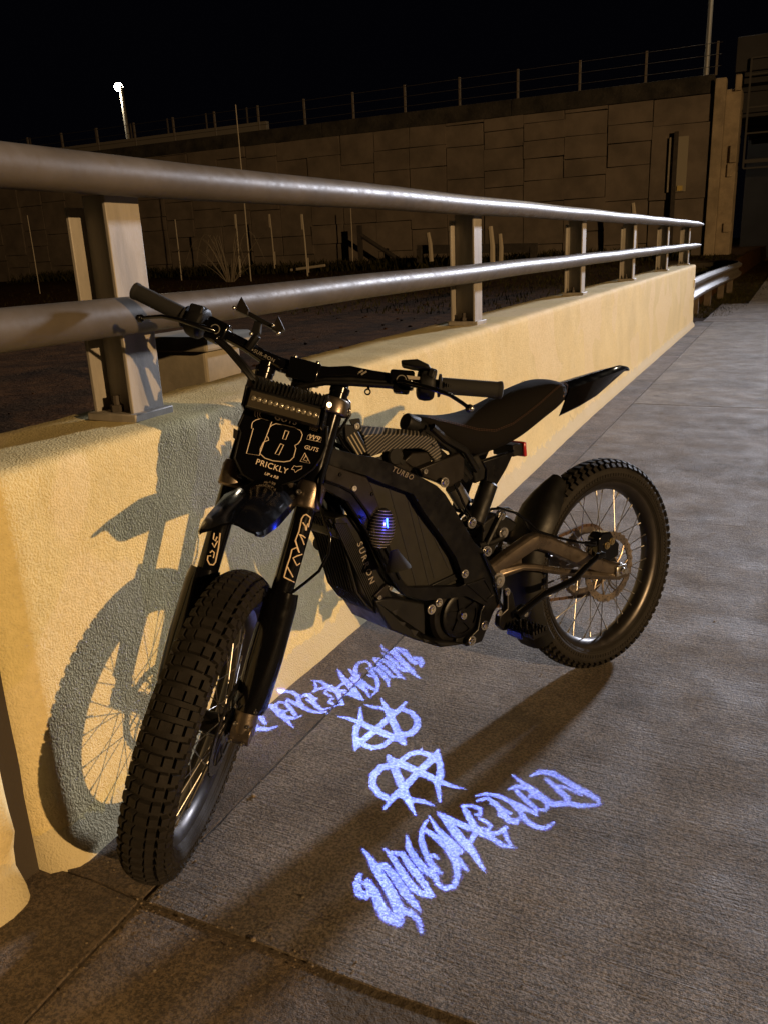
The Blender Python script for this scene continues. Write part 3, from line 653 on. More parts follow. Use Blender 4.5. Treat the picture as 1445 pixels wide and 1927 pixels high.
for s_ in (1, -1):
    mb = MB(); mb.prism([(0.51293, 0.06297), (0.45825, 0.06939), (0.468, 0.03982), (0.49125, 0.02283), (0.53637, -0.04206), (0.58878, -0.03873), (0.58546, -0.02166), (0.54907, -0.0055), (0.53454, 0.03884)], s_*.066, s_*.086, sd); C('motor_mount', mb, satin, fr_, bevel=.003)
mb = MB(); hx, hz = -.035, 0
A0 = Vector((-.035, 0, .49)); A1 = Vector((-.035, 0, .68)); TSB = TB.inverted() @ TS
a0, a1 = TSB @ A0, TSB @ A1
mb.cyl(a0, a1, .030, .030, 24); mb.lathe([(.030,0),(.036,.002),(.036,.018),(.030,.02)], a0, a1-a0, 24); mb.lathe([(.030,0),(.036,.002),(.036,.018),(.030,.02)], a1-(a1-a0).normalized()*.02, a1-a0, 24)
mb.loft([[(a0+(a1-a0)*t+Vector((-.01, y, 0))) for t, y in ((.1,-.03),(.95,-.03),(.95,.03),(.1,.03))], [Vector((.905, y, z)) for y, z in ((-.082,.437),(-.082,.512),(.082,.512),(.082,.437))]])
C('head_tube', mb, satin, fr_, bevel=.003)
# cast recess on the pivot plate, weld seams, bolts
mb = MB(); mb.band([(0.57743, 0.12043), (0.51681, 0.1211), (0.48585, 0.06665), (0.51543, 0.05585)], [(0.56591, 0.11582), (0.52083, 0.11538), (0.49626, 0.07108), (0.51645, 0.06449)], .087, .0915, sd, closed=True); C('cast_recess', mb, satin, fr_, bevel=.001)
for u_, r_ in (([(0.4722, 0.10038)][0], .0135), ([(0.57828, 0.14755)][0], .007), ([(0.44789, 0.06264)][0], .008), ([(0.52746, -0.00059)][0], .008), ([(0.57211, -0.02688)][0], .008), ([(0.50083, 0.18352)][0], .008), ([(0.61829, 0.37968)][0], .008), ([(0.54525, 0.26637)][0], .009), ([(0.66418, 0.10014)][0], .007), ([(0.68782, 0.09003)][0], .008)):
    mb = MB(); mb.lathe([(r_*1.5,0),(r_*1.5,.003),(r_*1.05,.003)], (u_[0], .087, u_[1]), (0,1,0), 20); mb.bolt((u_[0], .089, u_[1]), (0,1,0), r_, .005); C('bolt', mb, steel, fr_)
tp = [(0.77791, 0.44866), (0.69481, 0.40002)]
dv = Vector((tp[1][0]-tp[0][0], 0, tp[1][1]-tp[0][1])); o_ = Vector(((tp[0][0]+tp[1][0])/2, .0895, (tp[0][1]+tp[1][1])/2))
text('lettering', 'TURBO', .0165, o_, dv, Vector((0,0,1)), mat('chrome_letters', (.20,.17,.14), .4, .7), fr_, None, ext=.0012, off=.0003, shear=.25, spacing=1.25)
# ---- battery in the frame opening
bp_ = [(0.87602, 0.46104), (0.81028, 0.43303), (0.76711, 0.40886), (0.68914, 0.36822), (0.65466, 0.31025), (0.55976, 0.15236), (0.54375, 0.10133), (0.63119, 0.1127), (0.7251, 0.13977), (0.75876, 0.18425), (0.79242, 0.31831), (0.81979, 0.355)]
mb = MB(); mb.prism(bp_, -.060, .060, sd); bat = P('battery_box', mb, battm, bevel=.006, smooth=30)
for a_ in ("731,908 784,1102", "764,922 808,1102", "776,928 818,1088", "784,936 846,1072"):
    pass
for g in ([(0.7559, 0.4044), (0.7038, 0.14724)], [(0.70956, 0.37772), (0.66648, 0.13664)], [(0.69242, 0.36668), (0.64879, 0.15027)], [(0.67941, 0.34389), (0.60161, 0.15869)]):
    mb = MB(); p0, p1 = Vector((g[0][0], .0605, g[0][1])), Vector((g[1][0], .0605, g[1][1])); d = (p1-p0); mb.box((p0+p1)/2, (d.length, .0015, .0042), (d, Vector((0,1,0)), d.cross(Vector((0,1,0))))); C('case_groove', mb, mat('groove_dark', (.004,.004,.004), .8), bat, smooth=0)
mb = MB(); mb.prism([(0.68914, 0.13562), (0.54634, 0.14957), (0.534, 0.13255), (0.63999, 0.12422), (0.64719, 0.11824), (0.68685, 0.12703)], .055, .066, sd); C('lower_bracket', mb, plast, bat, bevel=.002)
# ---- front side covers (both sides), radiator-like controller block with ribs
for s_ in (1, -1):
    mb = MB(); mb.prism([(0.93045, 0.48481), (0.83243, 0.43514), (0.82252, 0.41333), (0.80427, 0.35263), (0.82121, 0.33022), (0.84132, 0.36218), (0.87115, 0.4107), (0.90086, 0.43065), (0.9352, 0.44894)], s_*.089, s_*.094, sd); sc = P('side_cover', mb, browns, bevel=.003)
    if s_ == 1:
        q_ = [(0.86945, 0.41879)][0]; mb = MB(); mb.bolt((q_[0], .094, q_[1]), (0,1,0), .007, .004); C('bolt', mb, steel, sc)
    mb = MB(); mb.tube([(x, s_*.090, z) for x, z in [(0.93415, 0.44738), (0.89962, 0.43015), (0.87, 0.40905), (0.84013, 0.36044), (0.78975, 0.24046), (0.77046, 0.18773)]], .0035, 8); C('edge_tube', mb, gloss, sc)
    mb = MB(); mb.loft([[(x, s_*.03, z+.012), (x, s_*.085, z+.012), (x, s_*.085, z-.004), (x, s_*.03, z-.004)] for x, z in [(0.93666, 0.44393), (0.89809, 0.41663), (0.86873, 0.38137), (0.84063, 0.32768)]]); C('air_duct', mb, gloss, sc, bevel=.002)
cp = [(0.90719, 0.35904), (0.87438, 0.35866), (0.84179, 0.3283), (0.77273, 0.1304), (0.75829, 0.08144), (0.79654, 0.0959), (0.83634, 0.1377), (0.86067, 0.17651), (0.87244, 0.24195), (0.88213, 0.2981), (0.90499, 0.31337)]
mb = MB(); mb.prism(cp, -.066, .066, sd); ctl = P('finned_controller', mb, plast, bevel=.004)
fa = [(0.90887, 0.34679), (0.87462, 0.24844), (0.83654, 0.13818)]; fb_ = [(0.87975, 0.33995), (0.83884, 0.23892), (0.79641, 0.12613)]
mb = MB()
for k in range(8):
    t = k/7; pts = [Vector((a[0]*(1-t)+b[0]*t, .068, a[1]*(1-t)+b[1]*t)) for a, b in zip(fa, fb_)]
    mb.tube(pts, .0022, 5)
front_pts = [(0.90887, 0.33601), (0.88278, 0.23698), (0.85883, 0.15399)]
for k in range(11):
    y = -.058+.0116*k; e_ = [(0.91027, 0.35621), (0.88378, 0.2961), (0.87396, 0.24112), (0.86221, 0.1757), (0.83933, 0.13732), (0.79669, 0.09465)]
    mb.tube([Vector((x+.005, y, z)) for x, z in e_], .0028, 5)
C('cooling_fin', mb, plast, ctl)
lt = [(0.85723, 0.30274), (0.82929, 0.17968)]; dv = Vector((lt[1][0]-lt[0][0], 0, lt[1][1]-lt[0][1]))
text('lettering', 'SURRON', .0205, Vector(((lt[0][0]+lt[1][0])/2, .0706, (lt[0][1]+lt[1][1])/2)), dv, dv.cross(Vector((0,1,0)))*-1, mat('grey_letters', (.22,.19,.16), .5), ctl, None, ext=.0004, off=.0002, spacing=1.45)
mb = MB(); mb.prism([(0.83634, 0.1628), (0.79731, 0.18181), (0.79007, 0.16709), (0.81624, 0.14679)], .066, .078, sd); br = C('corner_bracket', mb, browns, ctl, bevel=.002)
for q_ in [(0.82308, 0.15712), (0.79055, 0.16919)]: mb = MB(); mb.bolt((q_[0], .078, q_[1]), (0,1,0), .006, .004); C('bolt', mb, steel, br)
# ---- skid plate and motor
mb = MB()
spo = [(0.83659, 0.15403), (0.79305, 0.14752), (0.75978, 0.13388), (0.70027, 0.1071), (0.70057, 0.07411), (0.70673, 0.01589), (0.62734, -0.01435), (0.57454, -0.03741), (0.66123, -0.01824), (0.73446, 0.02501), (0.80179, 0.07185), (0.82706, 0.12338)]
mb.prism(spo, -.080, .080, sd); skid = P('skid_plate', mb, plast, bevel=.004)
for tri in ([(0.78236, 0.0893), (0.75924, 0.07684), (0.76767, 0.07036)], [(0.74742, 0.05734), (0.72518, 0.04492), (0.73878, 0.03603)], [(0.71481, 0.02287), (0.69513, 0.01102), (0.70803, 0.01123)], [(0.79585, 0.11666), (0.77777, 0.11631), (0.78534, 0.10315)]):
    mb = MB(); mb.prism(tri, .0795, .0812, sd); C('cut_out', mb, mat('groove_dark', (.004,.004,.004), .8), skid, smooth=0)
mc = [(0.58609, 0.04027)][0]; mo = Vector((mc[0], 0, mc[1]))
mb = MB(); mb.lathe([(0,-.07),(.078,-.07),(.082,-.06),(.082,.052),(.074,.060),(.060,.062),(0,.062)], mo, (0,1,0), 40); mtr = P('motor', mb, blackmetal)
mb = MB(); N_ = 60; R0 = .058
mb.lathe([(R0,.062),(R0,.073),(R0-.003,.075),(.046,.0755),(.046,.071)], mo, (0,1,0), 60)
mb.lathe([(0,.071),(.018,.071),(.018,.078),(0,.078)], mo, (0,1,0), 30)
for k in range(5):
    a = k*2*math.pi/5+.3; d = Vector((math.cos(a), 0, math.sin(a))); mb.box(mo+d*.032+Vector((0,.0735,0)), (.036, .004, .016), (d, Vector((0,1,0)), d.cross(Vector((0,1,0)))))
mb.lathe([(.0,.0705),(.047,.0705)], mo, (0,1,0), 40)
cov = C('sprocket_cover', mb, satin, mtr)
mb = MB(); mb.bolt(mo+Vector((0,.078,0)), (0,1,0), .010, .006); C('bolt', mb, steel, cov)
mb = MB(); arc = [(mo.x+.074*math.cos(a), mo.z+.074*math.sin(a)) for a in [math.radians(x) for x in range(100, 300, 10)]]; arc2 = [(mo.x+.058*math.cos(a), mo.z+.058*math.sin(a)) for a in [math.radians(x) for x in range(100, 300, 10)]]
mb.band(arc, arc2, .055, .072, sd); C('motor_shroud', mb, plast, mtr, bevel=.002)
# ---- logo projector lamps on both sides of the down tube
dc = [(0.81149, 0.31737)][0]
lens_dark = mat('carbon_dome', (.015,.015,.016), .18, 0, coat=.6)
LP = []
for s_ in (1, -1):
    c_ = Vector((dc[0], s_*.098, dc[1])); ax = (Vector((.86,0,.5)).normalized(), Vector((0,1,0)), Vector((-.5,0,.86)).normalized())
    ax = (Vector((.97,0,.25)), Vector((0,1,0)), Vector((-.25,0,.97)))
    mb = MB(); mb.ball(c_, 1, 14, (.030,.024,.046), ax); pl_ = P('projector_lamp', mb, lens_dark)
    mb = MB()
    for k in range(13):
        t = -.86+1.72*k/12; r_ = math.sqrt(1-t*t); pts = []
        for i in range(15):
            a = math.radians(-15+210*i/14); pts.append(c_+ax[0]*(.0305*r_*math.cos(a))+Vector((0, s_*.0245*r_*math.sin(a), 0))+ax[2]*(.046*t))
        mb.tube(pts, .00085, 5)
    C('trim_line', mb, mat('trim_lines', (.42,.38,.36), .3, .6), pl_)
    mb = MB(); q0 = c_+Vector((-.003, s_*.0252, .026)); q1 = c_+Vector((.0, s_*.0262, .006)); mb.tube([q0+ax[0]*.004, q0.lerp(q1,.5)+ax[0]*.004, q1+ax[0]*.002], [.0020,.0018,.0010], 6); C('indicator_light', mb, emis('blue_indicator_'+('a' if s_ == 1 else 'b'), (.02,.06,1), 22), pl_)
    gl = lamp('indicator_glow', MB_ @ (c_+Vector((.002, s_*.040, .020))), (.02, .05, 1), .10, .006); gl.parent = pl_; gl.matrix_parent_inverse = (base @ TB).inverted()
    LP.append((pl_, MB_ @ (c_+Vector((.004, s_*.046, -.050)))))
# ---- controller cover with ridges, strap plate, key socket
def stripe_mat(name, c1, c2, sc, rot):
    m = mat(name, c1, .4, .2); nt = m.node_tree; b = nt.nodes["Principled BSDF"]; tc = nt.nodes.new('ShaderNodeTexCoord'); mp = nt.nodes.new('ShaderNodeMapping'); mp.inputs['Rotation'].default_value = rot
    wv = nt.nodes.new('ShaderNodeTexWave'); wv.inputs['Scale'].default_value = sc; wv.inputs['Distortion'].default_value = .6; wv.inputs['Detail Scale'].default_value = .3; rp = nt.nodes.new('ShaderNodeValToRGB')
    rp.color_ramp.elements[0].position = .62; rp.color_ramp.elements[0].color = (*c1, 1); rp.color_ramp.elements[1].position = .8; rp.color_ramp.elements[1].color = (*c2, 1)
    nt.links.new(tc.outputs['Object'], mp.inputs[0]); nt.links.new(mp.outputs[0], wv.inputs['Vector']); nt.links.new(wv.outputs[0], rp.inputs[0]); nt.links.new(rp.outputs[0], b.inputs['Base Color']); return m
carb = stripe_mat('ridged_cover', (.012,.012,.012), (.16,.145,.125), 44, (0, math.radians(62), 0))
top_ = [(0.81062, 0.534), (0.77701, 0.53201), (0.69138, 0.51211), (0.63167, 0.49617), (0.60486, 0.48055), (0.59427, 0.45876), (0.59361, 0.4335)]; bot_ = [(0.79891, 0.46886), (0.78466, 0.46861), (0.73309, 0.47358), (0.65848, 0.46391), (0.63616, 0.45374), (0.62504, 0.43927), (0.61382, 0.42466)]
mb = MB(); rings = []
for (x, z), (x2, z2) in zip(top_, bot_):
    rings.append([(x2,-.055,z2),(x*.75+x2*.25,-.062,z*.75+z2*.25),(x,-.045,z),(x,.045,z),(x*.75+x2*.25,.062,z*.75+z2*.25),(x2,.055,z2)])
mb.loft(rings); P('top_cover', mb, carb, smooth=40, bevel=.002)
mb = MB(); mb.prism([(0.86011, 0.55235), (0.83386, 0.54587), (0.8077, 0.48862), (0.83672, 0.47884), (0.8617, 0.51876)], .060, .072, sd); sp_ = P('strap_plate', mb, plast, bevel=.002)
for g in ([(0.85618, 0.52483), (0.83423, 0.48212)], [(0.84767, 0.52792), (0.82448, 0.48264)], [(0.83911, 0.53103), (0.81589, 0.48456)]):
    mb = MB(); p0, p1 = Vector((g[0][0], .0725, g[0][1])), Vector((g[1][0], .0725, g[1][1])); d = p1-p0; mb.box((p0+p1)/2, (d.length, .001, .0028), (d, Vector((0,1,0)), d.cross(Vector((0,1,0))))); C('stripe', mb, mat('gold_stripe', (.26,.22,.15), .5), sp_, smooth=0)
mb = MB(); mb.prism([(0.84639, 0.55944), (0.81927, 0.55858), (0.81675, 0.5343), (0.83346, 0.5325)], .066, .070, sd); bt = P('bracket', mb, plast, bevel=.001)
q_ = [(0.83144, 0.54333)][0]; mb = MB(); mb.bolt((q_[0], .070, q_[1]), (0,1,0), .008, .005); C('bolt', mb, steel, bt)
q_ = [(0.72319, 0.45701)][0]; mb = MB(); mb.lathe([(0,.030),(.021,.030),(.021,.052),(.018,.056),(0,.056)], (q_[0], 0, q_[1]), (0,1,0), 24)
for a in (.9, 2.4, 3.9): mb.cyl((q_[0]+.024*math.cos(a), .035, q_[1]+.024*math.sin(a)), (q_[0]+.024*math.cos(a), .054, q_[1]+.024*math.sin(a)), .006, .006, 12)
P('key_switch', mb, plast)
mb = MB(); mb.prism([(0.69937, 0.44072), (0.67329, 0.45551), (0.62713, 0.44963), (0.62008, 0.42583), (0.64081, 0.40973), (0.67699, 0.4217)], -.05, .05, sd); mb.prism([(0.73546, 0.44023), (0.6991, 0.44311), (0.67725, 0.41928), (0.68736, 0.41135)], -.05, .052, sd); P('relay_box', mb, browns, bevel=.003)
mb = MB(); cy = [(0.67143, 0.52583), (0.61501, 0.50077)]; mb.tube([(cy[0][0]+.0, .03, cy[0][1]), (cy[0][0]-.004, .03, cy[0][1]-.002), (cy[1][0], .02, cy[1][1])], [.019,.021,.021], 20); P('charger_cap', mb, plast)
mb = MB()
for k, w_ in enumerate(("800,806 822,822 850,845 862,868 890,900", "790,812 812,830 838,850 858,880 880,905", "800,800 830,828 865,850 885,880")):
    pass
for k, g in enumerate(([(0.63078, 0.50461), (0.59858, 0.47948), (0.55671, 0.44326), (0.53992, 0.41078), (0.50376, 0.36216)], [(0.64705, 0.5006), (0.62387, 0.46847), (0.5859, 0.43299), (0.55639, 0.39952), (0.52314, 0.36067)], [(0.61618, 0.50654), (0.57825, 0.47028), (0.52377, 0.43525), (0.4897, 0.37935)])):
    mb.tube([(x, .045+.006*k, z) for x, z in g], .009, 8)
P('wire_loom', mb, plast)
for g, y, r_ in (([(0.89417, 0.55559), (0.87299, 0.53535), (0.86048, 0.50719), (0.84169, 0.48321), (0.79833, 0.47294)], .06, .0045), ([(0.90245, 0.53247), (0.89302, 0.5039), (0.87969, 0.48334), (0.85142, 0.47119), (0.80054, 0.4546)], .075, .0035), ([(0.89479, 0.55449), (0.876, 0.51516), (0.85092, 0.49929), (0.8157, 0.49304)], .03, .005), ([(0.88951, 0.39387), (0.84666, 0.31835), (0.80218, 0.20947), (0.77493, 0.16161)], .094, .003), ([(0.61532, 0.4284), (0.57704, 0.39076), (0.54936, 0.33353), (0.53283, 0.29317), (0.49938, 0.24272)], .055, .0035), ([(0.52328, 0.1866), (0.49409, 0.11755), (0.47993, 0.0509), (0.45833, 0.00188)], .095, .0032)):
    mb = MB(); mb.tube([(x, y, z) for x, z in g], r_, 8); P('cable', mb, gloss, smooth=60)
for q_ in [(0.89912, 0.45433), (0.82458, 0.39644), (0.8526, 0.34973)]:
    mb = MB(); mb.bolt((q_[0], .094, q_[1]), (0,1,0), .0045, .003); P('rivet', mb, blackmetal)
# ---- seat rails / subframe and shock
for s_ in (1, -1):
    mb = MB(); mb.prism([(0.67741, 0.42139), (0.55502, 0.43581), (0.53992, 0.42036), (0.54607, 0.37291), (0.59518, 0.35989), (0.61636, 0.3744), (0.66586, 0.3994)], s_*.052, s_*.074, sd); sf = P('subframe', mb, browns, bevel=.003)
    mb = MB(); mb.prism([(0.46594, 0.3969), (0.36488, 0.40226), (0.35351, 0.40561), (0.38641, 0.36306), (0.42195, 0.32956), (0.46803, 0.25276), (0.48989, 0.26593), (0.46941, 0.31791), (0.45888, 0.33714), (0.4522, 0.37312), (0.46295, 0.39106)], s_*.034, s_*.052, sd); C('rear_strut', mb, satin, sf, bevel=.003)
    if s_ == 1:
        for q_ in [(0.66226, 0.41282), (0.60429, 0.37632)]: mb = MB(); mb.bolt((q_[0], .074, q_[1]), (0,1,0), .007, .005); C('bolt', mb, steel, sf)
mb = MB(); mb.prism([(0.50332, 0.41155), (0.47516, 0.41694), (0.45431, 0.37575), (0.46017, 0.35001), (0.49222, 0.34573)], -.03, .05, sd); P('loom_cover', mb, plast, bevel=.004)
sh = [(0.52029, 0.33971), (0.45462, 0.22929)]; s0, s1 = Vector((sh[0][0], 0, sh[0][1])), Vector((sh[1][0], 0, sh[1][1]))
mb = MB(); mb.tube([s0, s0.lerp(s1, .45), s0.lerp(s1, .5), s1], [.021,.021,.013,.013], 20); shk = P('shock_absorber', mb, mat('grey_shock_body', (.10,.095,.09), .35, .6))
mb = MB(); pts = []; s2 = s1+(s1-s0)*.75; ax_ = (s2-s0).normalized(); e1 = ax_.orthogonal().normalized(); e2 = ax_.cross(e1); q0 = s0.lerp(s2, .35)
for i in range(120):
    t = i/119; a = t*2*math.pi*6; pts.append(q0.lerp(s2, t)+(e1*math.cos(a)+e2*math.sin(a))*.033)
mb.tube(pts, .0055, 8); C('coil_spring', mb, blackmetal, shk)
rs_ = [(0.44163, 0.33838), (0.49749, 0.24796)]; p0, p1 = Vector((rs_[0][0], .045, rs_[0][1])), Vector((rs_[1][0], .045, rs_[1][1]))
mb = MB(); mb.tube([p0, p0.lerp(p1,.04), p0.lerp(p1,.96), p1], [.019,.023,.023,.019], 20); mb.tube([p0, p0+Vector((.01,0,.02))], .006, 8); P('shock_reservoir', mb, plast)
# ---- linkage and hoses between frame and swingarm
lk = [(0.48843, 0.26712), (0.45272, 0.26981), (0.40775, 0.26517), (0.36245, 0.24946), (0.34515, 0.22731), (0.36539, 0.21096), (0.41236, 0.20822), (0.45049, 0.18984), (0.4955, 0.18739), (0.50459, 0.22369)]
mb = MB(); mb.prism([(0.46908, 0.24073), (0.42084, 0.25564), (0.3852, 0.23919), (0.3551, 0.21396), (0.36976, 0.19625), (0.41313, 0.19274), (0.44419, 0.15152), (0.48259, 0.16843)], -.04, .045, sd); lkg = P('linkage', mb, plast, bevel=.004)
for g, y, r_ in (([(0.41807, 0.25102), (0.47225, 0.18839)], .055, .006), ([(0.47982, 0.22448), (0.48902, 0.26052), (0.45226, 0.27513), (0.39849, 0.26585), (0.34515, 0.22731), (0.32359, 0.17968)], .058, .0035), ([(0.49527, 0.19007), (0.45071, 0.18713), (0.41368, 0.19183)], .05, .008)):
    mb = MB(); mb.tube([(x, y, z) for x, z in g], r_, 8); C('rod', mb, plast, lkg)
for q_ in [(0.41627, 0.25061), (0.41088, 0.20369), (0.41631, 0.205), (0.47541, 0.17265)]:
    mb = MB(); mb.lathe([(0,.046),(.013,.046),(.013,.056),(0,.056)], (q_[0], 0, q_[1]), (0,1,0), 16); mb.bolt((q_[0], .056, q_[1]), (0,1,0), .007, .004); C('bolt', mb, steel, lkg)
mb = MB(); lr_ = [(0.43672, 0.12436)][0]; mb.lathe([(.030,.02),(.036,.02),(.036,.03),(.030,.03)], (lr_[0], 0, lr_[1]), (0,1,0), 24, close=True); C('jackshaft_ring', mb, browns, lkg)
# ---- swingarm
so = [(0.51107, 0.12636), (0.42711, 0.16181), (0.3503, 0.18713), (0.32716, 0.18853), (0.28141, 0.17029), (0.19887, 0.12367), (0.11191, 0.07146), (0.04649, 0.03893), (-0.00334, 0.01945), (-0.01647, -0.00623)]
si = [(0.45453, 0.09404), (0.4026, 0.11906), (0.34214, 0.13991), (0.32653, 0.1416), (0.28452, 0.12217), (0.21792, 0.08131), (0.15666, 0.0439), (0.10347, 0.01716), (0.0484, -0.00736), (-0.00186, -0.02129)]
lo = [(0.45232, 0.12131), (0.38373, 0.11965), (0.3367, 0.10709), (0.22914, 0.06652), (0.09224, 0.02026), (0.02523, -0.00117)]; li = [(0.46899, 0.09531), (0.38497, 0.10299), (0.33798, 0.08877), (0.23035, 0.04605), (0.09321, -0.00113), (0.02596, -0.01989)]
sw = None
mb = MB()
for s_ in (1, -1):
    k_ = [(.062, .086)]*1
    n_ = len(so); vs = []
    ring = []
    for i, (p, q) in enumerate(zip(so, si)):
        yo = interp(((0,.072),(.2,.090),(1,.104)), i/(n_-1))*s_; yi = yo-s_*.024
        mx, mz = (p[0]+q[0])/2, (p[1]+q[1])/2
        ring.append([Vector((p[0],yi,p[1])), Vector((p[0]*.92+mx*.08,yo-s_*.006,p[1]*.92+mz*.08)), Vector((mx*.35+p[0]*.65,yo,mz*.35+p[1]*.65)), Vector((mx,yo+s_*.001,mz)), Vector((q[0]*.8+mx*.2,yo-s_*.004,q[1]*.8+mz*.2)), Vector((q[0],yi,q[1]))])
    mb.loft(ring)
    ring = []
    for i, (p, q) in enumerate(zip(lo, li)):
        yo = interp(((0,.078),(.2,.092),(1,.106)), i/(len(lo)-1))*s_; yi = yo-s_*.02
        ring.append([Vector((p[0],yi,p[1])), Vector((p[0],yo-s_*.004,p[1])), Vector(((p[0]+q[0])/2,yo,(p[1]+q[1])/2)), Vector((q[0],yo-s_*.004,q[1])), Vector((q[0],yi,q[1]))])
    mb.loft(ring)
mid = [(0.25983, 0.14639)][0]
mb.box((.40, 0, .135), (.05, .15, .05))
sw = P('swingarm', mb, anod, bevel=.002, smooth=28)
ql = [(0.30898, 0.17681), (0.2159, 0.12488)]; dv = Vector((ql[1][0]-ql[0][0], 0, ql[1][1]-ql[0][1]))
ax0 = [(0.02989, 0.01112)][0]
for s_ in (1, -1):
    mb = MB(); mb.box((ax0[0], s_*.106, ax0[1]), (.038, .008, .030)); ab = C('axle_block', mb, steel, sw, bevel=.003)
    mb = MB(); mb.bolt((ax0[0], s_*.110, ax0[1]), (0,s_,0), .011, .008); C('axle_nut', mb, steel, ab)
mb = MB(); mb.cyl((0,-.106,0), (0,.106,0), .008, .008, 12); C('axle', mb, steel, sw)
# rear caliper over the disc
mb = MB(); mb.prism([(0.06994, 0.10416), (0.05138, 0.1181), (0.01536, 0.11249), (0.00248, 0.09064), (-0.01991, 0.06936), (-0.01387, 0.03445), (0.03279, 0.02612), (0.0724, 0.0522)], .026, .066, sd); mb.prism([(0.11258, 0.10737), (0.07309, 0.10365), (0.07408, 0.0824), (0.11333, 0.09235)], .05, .066, sd)
cal = P('brake_caliper', mb, gloss, bevel=.004)
for q_ in [(0.03603, 0.07741), (0.01518, 0.08463)]: mb = MB(); mb.lathe([(.0105,.066),(.0105,.069),(.007,.069)], (q_[0],0,q_[1]), (0,1,0), 18); mb.bolt((q_[0], .067, q_[1]), (0,1,0), .0085, .005); C('bolt', mb, mat('brass_bolt', (.62,.52,.30), .3, 1), cal)
mb = MB(); mb.tube([(x, .085, z) for x, z in [(0.10879, 0.10308), (0.17834, 0.12648), (0.24883, 0.15567), (0.32175, 0.1906), (0.34674, 0.21762), (0.39631, 0.25669), (0.45749, 0.28396)]], .0035, 8); C('brake_hose', mb, gloss, cal)
# rear wheel hugger in front of the tyre
mb = MB(); rings = []
for i in range(15):
    a = math.radians(-28+ (62+28)*i/14); rr_ = .338+.010*math.sin(math.pi*i/14); wd = .060 if i < 12 else (.060-.012*(i-11)); ring = []
    for j in range(9):
        b_ = -1+2*j/8; q_ = rr_-.05*abs(b_)**3; ring.append(Vector((q_*math.cos(a), wd*math.sin(b_*math.pi/2*.98), q_*math.sin(a))))
    for j in range(8, -1, -1):
        b_ = -1+2*j/8; q_ = rr_-.05*abs(b_)**3-.004; ring.append(Vector((q_*math.cos(a), (wd-.004)*math.sin(b_*math.pi/2*.98), q_*math.sin(a))))
    rings.append(ring)
mb.loft(rings); P('rear_mudguard', mb, plast, smooth=50)
# ---- seat
sx = [(0.63822, 0.526), (0.61946, 0.5267), (0.57668, 0.51015), (0.54214, 0.49714), (0.48047, 0.47441), (0.42931, 0.46335), (0.37496, 0.47146), (0.32758, 0.49044), (0.27918, 0.50983), (0.22954, 0.53231), (0.18919, 0.54849), (0.16387, 0.53698), (0.15494, 0.51656)]; sb = [(0.60781, 0.48684), (0.58387, 0.47037), (0.56569, 0.4572), (0.53489, 0.43401), (0.48638, 0.40839), (0.42491, 0.41018), (0.36986, 0.42024), (0.3321, 0.42976), (0.28345, 0.4486), (0.23373, 0.46786), (0.19942, 0.47903), (0.18712, 0.48405), (0.16658, 0.49066)]
rings = []; seam = {1: [], -1: []}
n_ = len(sx)
for i, ((x, zs), (xb, zb)) in enumerate(zip(sx, sb)):
    t = i/(n_-1); hw = interp(((0,.030),(.08,.048),(.3,.060),(.6,.076),(.85,.072),(1,.050)), t); cr = max(.006, interp(((.05,-.0),(.10,.004),(.16,.010),(.187,.014),(.277,.047),(.373,.068),(.427,.064),(.479,.044),(.54,.022),(.60,.010),(.65,.004)), x))
    ring = [Vector((xb, -hw*.80, zb)), Vector((xb*.4+x*.6, -hw*1.02, zb*.4+zs*.6)), Vector((x, -hw*.98, zs)), Vector((x, -hw*.84, zs+cr*.45)), Vector((x, -hw*.50, zs+cr*.88)), Vector((x, 0, zs+cr)),
            Vector((x, hw*.50, zs+cr*.88)), Vector((x, hw*.84, zs+cr*.45)), Vector((x, hw*.98, zs)), Vector((xb*.4+x*.6, hw*1.02, zb*.4+zs*.6)), Vector((xb, hw*.80, zb)), Vector((xb, 0, zb))]
    rings.append(ring)
    for s_ in (1, -1): seam[s_].append(Vector((x, s_*(hw*.985+.0005), zs+.002)))
mb = MB(); mb.loft(rings); seat = P('seat', mb, seatm, smooth=60)
ss = seat.modifiers.new('subsurf', 'SUBSURF'); ss.levels = 2; ss.render_levels = 2
for s_ in (1, -1):
    mb = MB()
    for off in (0, .0035):
        pts = [p+Vector((0, s_*(-.0005), off)) for p in seam[s_][1:]]; 
        for a, b in zip(pts, pts[1:]):
            m_ = max(2, int((b-a).length/.007))
            for k in range(m_): mb.tube([a.lerp(b, (k+.1)/m_), a.lerp(b, (k+.75)/m_)], .0007, 4)
    C('stitching', mb, mat('tan_thread', (.055,.027,.015), .85), seat, smooth=0)
lg = [(0.19191, 0.51921)][0]
mb = MB(); mb.box((lg[0], .066, lg[1]), (.014, .002, .010)); mb.box((lg[0]-.006, .066, lg[1]+.007), (.009, .002, .005)); C('badge', mb, mat('copper_badge', (.30,.17,.08), .4, .5), seat, bevel=.001)
